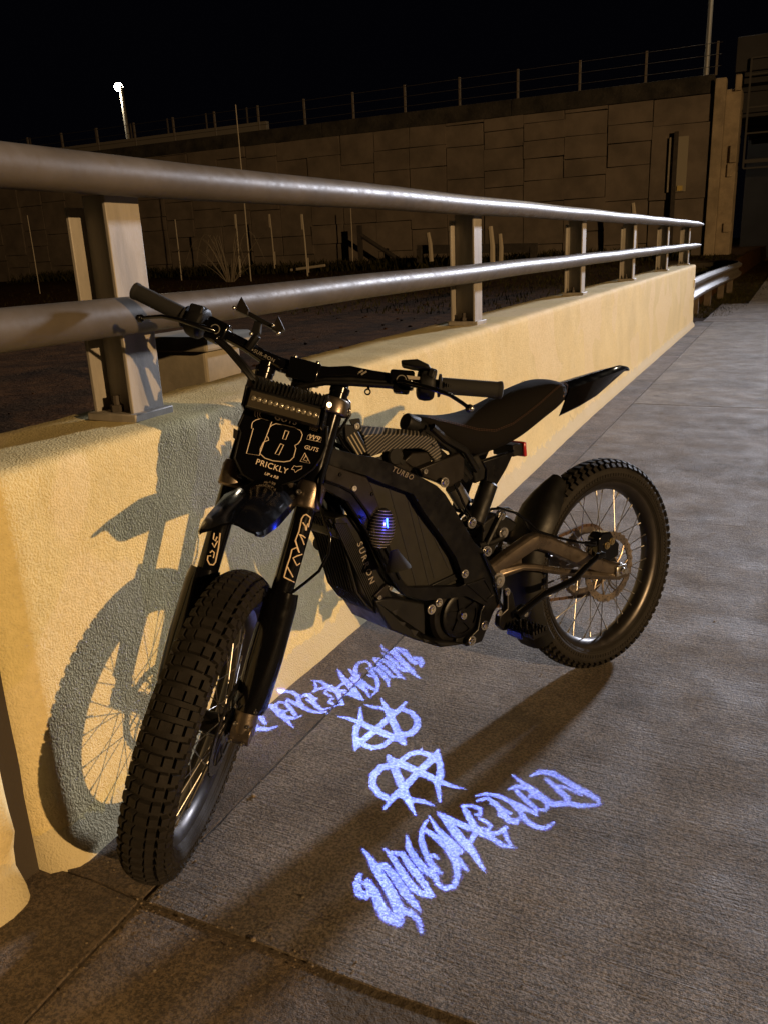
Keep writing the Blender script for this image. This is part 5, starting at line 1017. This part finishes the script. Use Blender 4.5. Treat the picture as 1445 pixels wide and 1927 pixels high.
# ------------------------------------------------------------------ the projected lettering: a cut mask in front of each projector's small light
ST = [
[(-0.68278, 1.186, 0.00465, 0.00196, 0.00318, -0.00617), (-0.67658, 1.1612, 0.00687, 0.00291, 0.00467, -0.00898), (-0.66085, 1.1412, 0.00752, 0.00319, 0.00501, -0.0097), (-0.64421, 1.1403, 0.00673, 0.00286, 0.0044, -0.00869), (-0.64299, 1.154, 0.00527, 0.00223, 0.00344, -0.00686), (-0.65578, 1.1673, 0.00457, 0.00193, 0.00303, -0.006), (-0.66652, 1.1681, 0.00336, 0.00142, 0.00226, -0.00441)],
[(-0.65916, 1.174, 0.00688, 0.00291, 0.00458, -0.00907), (-0.63462, 1.1575, 0.00753, 0.00319, 0.00485, -0.00983), (-0.61161, 1.131, 0.00958, 0.00407, 0.006, -0.0123), (-0.58824, 1.111, 0.01086, 0.00463, 0.00658, -0.01377), (-0.56172, 1.1077, 0.01003, 0.00428, 0.00586, -0.0127)],
[(-0.71114, 1.2554, 0.00227, 0.00095, 0.0016, -0.00314), (-0.68444, 1.2368, 0.00477, 0.002, 0.00328, -0.00654), (-0.66494, 1.2189, 0.00862, 0.00363, 0.00578, -0.0117), (-0.63079, 1.1914, 0.00918, 0.00388, 0.00589, -0.01226), (-0.59877, 1.1622, 0.00926, 0.00393, 0.00569, -0.01214), (-0.57695, 1.1407, 0.00953, 0.00405, 0.00569, -0.01233), (-0.56575, 1.1206, 0.00939, 0.004, 0.00552, -0.012)],
[(-0.56727, 1.1323, 0.00727, 0.0031, 0.00428, -0.00936), (-0.54925, 1.135, 0.0058, 0.00247, 0.00333, -0.00748), (-0.52851, 1.1267, 0.0043, 0.00183, 0.00239, -0.00552), (-0.51008, 1.1013, 0.00309, 0.00132, 0.00167, -0.0039)],
[(-0.66494, 1.2189, 0.00627, 0.00264, 0.0042, -0.00851), (-0.64694, 1.2294, 0.00627, 0.00264, 0.00411, -0.00857), (-0.62025, 1.2124, 0.00771, 0.00325, 0.00488, -0.01044), (-0.58121, 1.1802, 0.00824, 0.00349, 0.00495, -0.01095), (-0.55304, 1.161, 0.00618, 0.00263, 0.00356, -0.00811), (-0.53336, 1.1467, 0.00203, 0.00087, 0.00114, -0.00264)],
[(-0.66927, 1.2759, 0.00226, 0.00095, 0.00152, -0.00318), (-0.64032, 1.2553, 0.00539, 0.00226, 0.0035, -0.00749), (-0.60525, 1.2243, 0.0068, 0.00287, 0.00422, -0.00927), (-0.57383, 1.1992, 0.00695, 0.00294, 0.00413, -0.00934), (-0.55362, 1.1892, 0.00627, 0.00266, 0.00362, -0.00839), (-0.52673, 1.1902, 0.00385, 0.00164, 0.00214, -0.00516)],
[(-0.65199, 1.2712, 0.00289, 0.00121, 0.0019, -0.00405), (-0.62835, 1.2751, 0.00511, 0.00214, 0.00327, -0.00718), (-0.59998, 1.2491, 0.00719, 0.00302, 0.00443, -0.00996), (-0.57033, 1.2279, 0.00705, 0.00297, 0.00417, -0.00965), (-0.53985, 1.203, 0.00539, 0.00228, 0.00305, -0.00728), (-0.52599, 1.1931, 0.00267, 0.00113, 0.00148, -0.00358)],
[(-0.64335, 1.3301, 0.00198, 0.00082, 0.00129, -0.00287), (-0.62384, 1.298, 0.00612, 0.00256, 0.00389, -0.00874), (-0.59811, 1.273, 0.00727, 0.00305, 0.00447, -0.01022), (-0.56815, 1.2512, 0.00713, 0.003, 0.0042, -0.0099), (-0.53973, 1.2408, 0.0052, 0.00219, 0.00294, -0.00718)],
[(-0.62258, 1.3971, 0.00169, 0.0007, 0.00107, -0.00255), (-0.62149, 1.3615, 0.00432, 0.0018, 0.00274, -0.0064), (-0.60879, 1.3288, 0.00554, 0.00231, 0.00345, -0.00805), (-0.58909, 1.3005, 0.00607, 0.00254, 0.00369, -0.00869), (-0.56592, 1.2749, 0.00595, 0.0025, 0.0035, -0.0084), (-0.5485, 1.2623, 0.00527, 0.00222, 0.00302, -0.00737), (-0.53335, 1.2546, 0.00246, 0.00104, 0.00138, -0.00343)],
[(-0.61479, 1.3611, 0.00298, 0.00124, 0.00187, -0.00442), (-0.57913, 1.3474, 0.00587, 0.00245, 0.00351, -0.00864), (-0.54503, 1.3249, 0.00671, 0.00281, 0.00382, -0.00975), (-0.51726, 1.2954, 0.00687, 0.00289, 0.00376, -0.00982), (-0.50085, 1.2628, 0.00581, 0.00245, 0.0031, -0.00815), (-0.49684, 1.2318, 0.00481, 0.00203, 0.00255, -0.00662), (-0.50915, 1.2186, 0.00419, 0.00177, 0.00226, -0.00572), (-0.52449, 1.2228, 0.00392, 0.00166, 0.00217, -0.00536), (-0.54143, 1.2401, 0.00459, 0.00194, 0.0026, -0.00633), (-0.55439, 1.257, 0.00464, 0.00196, 0.00268, -0.00648)],
[(-0.57916, 1.2869, 0.0038, 0.00159, 0.00227, -0.00539), (-0.56675, 1.2968, 0.0038, 0.0016, 0.00224, -0.00543), (-0.55429, 1.2914, 0.00252, 0.00106, 0.00146, -0.00359)],
[(-0.62364, 1.4081, 0.0017, 0.0007, 0.00108, -0.00258), (-0.59015, 1.3745, 0.00497, 0.00207, 0.00302, -0.00743), (-0.55531, 1.3512, 0.00681, 0.00284, 0.00394, -0.01006), (-0.5218, 1.3287, 0.00668, 0.0028, 0.00368, -0.00974)],
[(-0.61111, 1.3626, 0.00331, 0.00138, 0.00207, -0.00491), (-0.57081, 1.3478, 0.00521, 0.00217, 0.00308, -0.00766), (-0.53494, 1.3202, 0.00572, 0.0024, 0.00321, -0.0083), (-0.50593, 1.2973, 0.00436, 0.00183, 0.00234, -0.00625), (-0.48607, 1.2812, 0.00184, 0.00078, 0.00096, -0.00262)],
[(-0.60901, 1.4263, 0.00273, 0.00113, 0.0017, -0.0042), (-0.5847, 1.4095, 0.00673, 0.00279, 0.00406, -0.01026), (-0.54917, 1.3788, 0.00919, 0.00383, 0.00527, -0.01379), (-0.51895, 1.354, 0.00836, 0.00349, 0.00459, -0.01238), (-0.49709, 1.339, 0.00698, 0.00292, 0.0037, -0.01025), (-0.47748, 1.3179, 0.00499, 0.0021, 0.00256, -0.00725), (-0.45302, 1.2929, 0.00153, 0.00064, 0.00075, -0.00219)],
[(-0.60901, 1.4263, 0.00239, 0.00099, 0.00149, -0.00367), (-0.57163, 1.4149, 0.00538, 0.00223, 0.00319, -0.00822), (-0.53343, 1.4046, 0.00629, 0.00261, 0.00352, -0.00958), (-0.51672, 1.4051, 0.00494, 0.00206, 0.0027, -0.00753)],
[(-0.50841, 1.4053, 0.00559, 0.00233, 0.00301, -0.00852), (-0.51047, 1.3761, 0.00487, 0.00203, 0.00263, -0.0073), (-0.51328, 1.3442, 0.00511, 0.00214, 0.00278, -0.00753)],
[(-0.56942, 1.4689, 0.00172, 0.00071, 0.00102, -0.00271), (-0.55036, 1.4506, 0.00578, 0.00239, 0.00332, -0.00902), (-0.52648, 1.4205, 0.00666, 0.00276, 0.00369, -0.01023), (-0.4982, 1.4, 0.00589, 0.00245, 0.00312, -0.00895), (-0.47089, 1.3926, 0.00485, 0.00202, 0.00246, -0.00735), (-0.4424, 1.38, 0.00414, 0.00173, 0.00201, -0.00625), (-0.41622, 1.3831, 0.00158, 0.00066, 0.00073, -0.00239)],
[(-0.56942, 1.4689, 0.00207, 0.00085, 0.00122, -0.00326), (-0.54725, 1.478, 0.00378, 0.00156, 0.00216, -0.006), (-0.52626, 1.4742, 0.0041, 0.00169, 0.00227, -0.00648), (-0.52117, 1.4572, 0.00338, 0.0014, 0.00186, -0.00531), (-0.53127, 1.4517, 0.00203, 0.00084, 0.00113, -0.00317)],
[(-0.51964, 1.4431, 0.00269, 0.00111, 0.00147, -0.00418), (-0.50359, 1.4398, 0.003, 0.00125, 0.00161, -0.00467), (-0.48689, 1.4304, 0.00331, 0.00137, 0.00172, -0.00512), (-0.48667, 1.4125, 0.00328, 0.00136, 0.00171, -0.00503), (-0.50182, 1.4164, 0.00198, 0.00082, 0.00106, -0.00304)],
[(-0.45755, 1.4297, 0.00426, 0.00177, 0.00212, -0.00661), (-0.44218, 1.4046, 0.00387, 0.00162, 0.00187, -0.00592), (-0.42515, 1.3823, 0.00254, 0.00106, 0.00119, -0.00384)],
[(-0.51672, 1.4051, 0.00461, 0.00192, 0.00252, -0.00703), (-0.48941, 1.3986, 0.00424, 0.00177, 0.00222, -0.00644), (-0.46518, 1.4125, 0.00424, 0.00176, 0.00213, -0.0065), (-0.45461, 1.4373, 0.00428, 0.00178, 0.00211, -0.00665)],
[(-0.54357, 1.4985, 0.00208, 0.00086, 0.00118, -0.00333), (-0.5256, 1.5166, 0.00417, 0.00172, 0.00231, -0.00676), (-0.50011, 1.5058, 0.00447, 0.00184, 0.00238, -0.00721), (-0.47883, 1.4802, 0.00574, 0.00238, 0.00296, -0.00914), (-0.45638, 1.4627, 0.00633, 0.00262, 0.00314, -0.00998), (-0.43981, 1.463, 0.00531, 0.0022, 0.00256, -0.00838), (-0.43632, 1.479, 0.00334, 0.00138, 0.0016, -0.00532)],
[(-0.51158, 1.5011, 0.00206, 0.00085, 0.00112, -0.00332), (-0.4837, 1.4952, 0.00307, 0.00127, 0.00159, -0.00492), (-0.45914, 1.4849, 0.00303, 0.00125, 0.00151, -0.00484)],
[(-0.48213, 1.4707, 0.00337, 0.00139, 0.00174, -0.00533), (-0.46008, 1.4678, 0.00334, 0.00138, 0.00167, -0.00529)],
[(-0.55071, 1.5149, 0.0014, 0.00058, 0.0008, -0.00226), (-0.53446, 1.5295, 0.00316, 0.0013, 0.00177, -0.00515), (-0.50512, 1.5343, 0.00419, 0.00172, 0.00225, -0.00685), (-0.47152, 1.5246, 0.00482, 0.00199, 0.00245, -0.00786), (-0.44316, 1.5017, 0.00507, 0.0021, 0.00246, -0.00817), (-0.42312, 1.4765, 0.00531, 0.0022, 0.00249, -0.00846), (-0.39891, 1.4637, 0.00492, 0.00204, 0.0022, -0.00778), (-0.37551, 1.467, 0.00424, 0.00176, 0.00181, -0.00673), (-0.36295, 1.4929, 0.00198, 0.00082, 0.00082, -0.00318)],
[(-0.4725, 1.5278, 0.00345, 0.00142, 0.00176, -0.00563), (-0.44305, 1.5155, 0.0051, 0.00211, 0.00247, -0.00829), (-0.4203, 1.5098, 0.00438, 0.00181, 0.00204, -0.0071), (-0.40297, 1.5001, 0.00167, 0.00069, 0.00075, -0.00269)],
[(-0.48915, 1.5642, 0.00176, 0.00072, 0.00092, -0.00293), (-0.47674, 1.584, 0.00425, 0.00174, 0.00218, -0.00714), (-0.45065, 1.5851, 0.00457, 0.00187, 0.00224, -0.0077), (-0.43334, 1.5703, 0.00348, 0.00143, 0.00166, -0.00582), (-0.4397, 1.5505, 0.00242, 0.00099, 0.00116, -0.004)],
[(-0.47173, 1.5676, 0.00421, 0.00173, 0.00214, -0.00702), (-0.44281, 1.5435, 0.00482, 0.00199, 0.00234, -0.00795), (-0.41662, 1.5264, 0.00441, 0.00182, 0.00204, -0.00722), (-0.40297, 1.5001, 0.00167, 0.00069, 0.00075, -0.00269)],
[(-0.43114, 1.5626, 0.00312, 0.00128, 0.00148, -0.00519), (-0.40963, 1.5621, 0.00448, 0.00184, 0.00204, -0.00746), (-0.39035, 1.5455, 0.00476, 0.00196, 0.00209, -0.00787), (-0.39119, 1.5252, 0.00337, 0.00139, 0.00148, -0.00551), (-0.41078, 1.5206, 0.00203, 0.00084, 0.00093, -0.00331)],
[(-0.50022, 1.6239, 0.00109, 0.00044, 0.00058, -0.00186), (-0.46892, 1.6022, 0.00392, 0.0016, 0.00198, -0.00665), (-0.43279, 1.5836, 0.00525, 0.00215, 0.0025, -0.00884), (-0.40632, 1.5656, 0.00586, 0.00241, 0.00266, -0.00978), (-0.3814, 1.5513, 0.00578, 0.00238, 0.0025, -0.00959), (-0.35575, 1.5654, 0.00578, 0.00238, 0.00237, -0.00967)],
[(-0.45601, 1.6342, 0.00216, 0.00088, 0.00107, -0.00373), (-0.44027, 1.6577, 0.00507, 0.00207, 0.00244, -0.00886), (-0.41083, 1.6643, 0.00613, 0.0025, 0.0028, -0.01075), (-0.36562, 1.6407, 0.006, 0.00245, 0.00251, -0.01042), (-0.32292, 1.6215, 0.00622, 0.00256, 0.00238, -0.01073), (-0.29507, 1.6079, 0.00546, 0.00225, 0.00196, -0.00935), (-0.28326, 1.5904, 0.00169, 0.0007, 0.00059, -0.00287)],
[(-0.35652, 1.5685, 0.00579, 0.00239, 0.00238, -0.0097), (-0.32758, 1.5687, 0.00507, 0.00209, 0.00196, -0.0085), (-0.30507, 1.5779, 0.00405, 0.00167, 0.00149, -0.00683), (-0.28326, 1.5904, 0.00169, 0.0007, 0.00059, -0.00287)],
[(-0.41872, 1.6356, 0.00357, 0.00146, 0.00165, -0.00617), (-0.38877, 1.6127, 0.00631, 0.00259, 0.00277, -0.0108), (-0.35632, 1.5848, 0.00618, 0.00254, 0.00254, -0.01043)],
[(-0.38514, 1.6238, 0.00246, 0.00101, 0.00107, -0.00424), (-0.35606, 1.6187, 0.00314, 0.00129, 0.00129, -0.00539), (-0.33073, 1.6096, 0.0031, 0.00127, 0.00121, -0.00531)],
[(-0.78727, 1.5429, 0.00753, 0.00306, 0.0058, -0.01224), (-0.80282, 1.5285, 0.00789, 0.00321, 0.00618, -0.01272), (-0.80475, 1.492, 0.00777, 0.00317, 0.0061, -0.01228), (-0.78968, 1.4596, 0.00763, 0.00312, 0.0059, -0.01186), (-0.76313, 1.437, 0.00679, 0.00279, 0.0051, -0.01043), (-0.73607, 1.43, 0.00637, 0.00262, 0.00464, -0.00976)],
[(-0.8037, 1.5776, 0.00575, 0.00233, 0.00451, -0.00951), (-0.76634, 1.5353, 0.00896, 0.00364, 0.00675, -0.01452), (-0.72155, 1.48, 0.00901, 0.00369, 0.00646, -0.0142), (-0.6902, 1.4417, 0.00738, 0.00304, 0.0051, -0.0114), (-0.65348, 1.3998, 0.00171, 0.00071, 0.00113, -0.00258)],
[(-0.79659, 1.5679, 0.00724, 0.00293, 0.00564, -0.01193), (-0.7476, 1.559, 0.00788, 0.0032, 0.00582, -0.01294), (-0.69299, 1.5454, 0.00736, 0.003, 0.0051, -0.01202), (-0.64959, 1.5321, 0.00615, 0.00251, 0.00404, -0.01), (-0.61517, 1.5273, 0.00358, 0.00147, 0.00225, -0.00581), (-0.58377, 1.5291, 0.00107, 0.00044, 0.00064, -0.00173)],
[(-0.7001, 1.6509, 0.0027, 0.00109, 0.00189, -0.00465), (-0.69951, 1.6072, 0.00795, 0.00322, 0.00555, -0.0134), (-0.70961, 1.5504, 0.00778, 0.00317, 0.0055, -0.01273), (-0.7164, 1.4896, 0.00759, 0.00311, 0.00541, -0.01202), (-0.7257, 1.4379, 0.00637, 0.00262, 0.00459, -0.00981), (-0.72631, 1.393, 0.00312, 0.00129, 0.00225, -0.00469)],
[(-0.69271, 1.6351, 0.00459, 0.00185, 0.00318, -0.00784), (-0.66375, 1.5731, 0.00665, 0.00271, 0.00445, -0.01104), (-0.65096, 1.524, 0.00685, 0.0028, 0.00451, -0.01109), (-0.62011, 1.4648, 0.00209, 0.00086, 0.00132, -0.00328)],
[(-0.768, 1.5712, 0.00569, 0.00231, 0.00429, -0.00939), (-0.75956, 1.6081, 0.00538, 0.00217, 0.00402, -0.00905), (-0.73771, 1.6271, 0.00539, 0.00218, 0.00394, -0.00917), (-0.70544, 1.6215, 0.0061, 0.00247, 0.00429, -0.01036), (-0.6749, 1.6007, 0.00638, 0.00259, 0.00432, -0.01073), (-0.65274, 1.554, 0.00585, 0.00239, 0.00386, -0.00961)],
[(-0.71137, 1.4474, 0.0046, 0.00189, 0.00326, -0.00713), (-0.6785, 1.4465, 0.00491, 0.00202, 0.00335, -0.00762), (-0.65255, 1.4501, 0.00384, 0.00158, 0.00253, -0.00597), (-0.62745, 1.4463, 0.00138, 0.00057, 0.00088, -0.00215)]]
cxg, cyg = -.798, 1.6115     # the second picture is the first one turned half round this point
def dens(st):
    out = []
    for p, q in zip(st, st[1:]):
        n_ = max(1, int(math.hypot(q[0]-p[0], q[1]-p[1])/.003))
        for k in range(n_+1): out.append([a+(c_-a)*k/n_ for a, c_ in zip(p, q)])
    return out
def gobo(name, P0, turn, parent):
    cell = .0022; pts_ = [(2*cxg-q[0], 2*cyg-q[1]) if turn else (q[0], q[1]) for st in ST for q in st]; X0, X1 = min(p[0] for p in pts_)-.03, max(p[0] for p in pts_)+.03; Y0, Y1 = min(p[1] for p in pts_)-.03, max(p[1] for p in pts_)+.03; nx, ny = int((X1-X0)/cell), int((Y1-Y0)/cell)
    lit = bytearray(nx*ny); ax0_, ax1_, ay0, ay1 = 9, -9, 9, -9
    for st in ST:
        for x, y, a0_, a1_, b0_, b1_ in dens(st):
            if turn: x, y = 2*cxg-x, 2*cyg-y
            ax0_, ax1_, ay0, ay1 = min(ax0_, x), max(ax1_, x), min(ay0, y), max(ay1, y)
            det = a0_*b1_-a1_*b0_; w_ = max(abs(a0_)+abs(b0_), abs(a1_)+abs(b1_))
            i0, i1, j0, j1 = int((x-w_-X0)/cell), int((x+w_-X0)/cell), int((y-w_-Y0)/cell), int((y+w_-Y0)/cell)
            for j in range(max(0, j0), min(ny, j1+1)):
                for i in range(max(0, i0), min(nx, i1+1)):
                    dx_, dy_ = X0+(i+.5)*cell-x, Y0+(j+.5)*cell-y
                    if ((b1_*dx_-b0_*dy_)/det)**2+((-a1_*dx_+a0_*dy_)/det)**2 < 1: lit[j*nx+i] = 1
    ctr = Vector(((ax0_+ax1_)/2, (ay0+ay1)/2, 0)); dr = (ctr-P0).normalized(); D = .030
    def pr(x, y):
        q = Vector((x, y, 0))-P0; return P0+q*(D/(q.dot(dr)))
    mb = MB(); V_ = []; F_ = []
    for j in range(ny):
        i = 0
        while i < nx:
            if lit[j*nx+i]: i += 1; continue
            k = i
            while k < nx and not lit[j*nx+k]: k += 1
            xa, xb, ya, yb = X0+i*cell, X0+k*cell, Y0+j*cell, Y0+(j+1)*cell; b = len(V_)
            V_ += [pr(xa, ya), pr(xb, ya), pr(xb, yb), pr(xa, yb)]; F_.append((b, b+1, b+2, b+3)); i = k
    mb.add(V_, F_)
    # black disc round the cut area, just wide enough to stop the rest of the beam
    ang = max(math.acos(max(-1, min(1, (Vector((x, y, 0))-P0).normalized().dot(dr)))) for x, y in pts_)+.04
    B = [pr(X0+.0, Y0), pr(X0+nx*cell, Y0), pr(X0+nx*cell, Y0+ny*cell), pr(X0, Y0+ny*cell)]; cc = P0+dr*D
    e1 = (B[1]-B[0]).normalized(); e2 = dr.cross(e1); Rd = D*math.tan(ang)*1.08; ring = []
    side_ = []; 
    for k in range(48):
        a = 2*math.pi*k/48; d_ = e1*math.cos(a)+e2*math.sin(a); best = None
        for p_, q_ in zip(B, B[1:]+B[:1]):      # where the ray from the middle leaves the cut rectangle
            px_, py_ = (p_-cc).dot(e1), (p_-cc).dot(e2); qx_, qy_ = (q_-cc).dot(e1), (q_-cc).dot(e2); dx_, dy_ = qx_-px_, qy_-py_
            den = math.cos(a)*dy_-math.sin(a)*dx_
            if abs(den) < 1e-9: continue
            t_ = (px_*dy_-py_*dx_)/den; u_ = (px_*math.sin(a)-py_*math.cos(a))/den
            if t_ > 0 and -.001 <= u_ <= 1.001 and (best is None or t_ < best): best = t_
        best = best or 0; ring.append((cc+d_*best*.985-dr*.0002, cc+d_*max(Rd, best)*1.12-dr*.0002))
    # corners of the rectangle are covered by laying a second, overlapping ring just behind
    mb.add([p_ for ab in ring for p_ in ab], [(2*k, 2*((k+1) % 48), 2*((k+1) % 48)+1, 2*k+1) for k in range(48)])
    mbi = parent.matrix_world.inverted(); Ro_ = max((o_-cc).length for i_, o_ in ring)*1.02
    bar_ = MB(); bar_.lathe([(0,-.008),(.008,-.008),(.010,0),(Ro_,D+.0005),(Ro_,D+.004),(Ro_+.0015,D+.004),(Ro_+.0015,D-.001),(.012,-.002),(.009,-.010),(0,-.010)], P0, dr, 32)
    bar_.obj('beam_shield', mat('mask_black', (.004,.004,.004), .9), parent, mbi, 50)  # added shield, hides the lit mask and stops stray beam light
    o = mb.obj('projector_mask', mat('mask_black', (.004,.004,.004), .9), parent, mbi, 0)
    for nm, col, pw, rad in (('projector_light', (.24, .40, 1), PW1, .00006), ('projector_fringe_light', (.04, .06, 1), PW2, .00028)):
        l = bpy.data.lights.new(nm, 'SPOT'); l.color = col; l.energy = pw; l.shadow_soft_size = rad; l.spot_size = ang*2; l.spot_blend = .0
        q = bpy.data.objects.new(nm, l); COL.objects.link(q); q.matrix_world = Matrix.Translation(P0) @ dr.to_track_quat('-Z', 'Y').to_matrix().to_4x4()
        q.parent = parent; q.matrix_parent_inverse = parent.matrix_world.inverted()
PW1, PW2 = 200, 200
bpy.context.view_layer.update()
for k, (pl_, pos) in enumerate(LP): gobo('gobo', pos, k == 1, pl_)
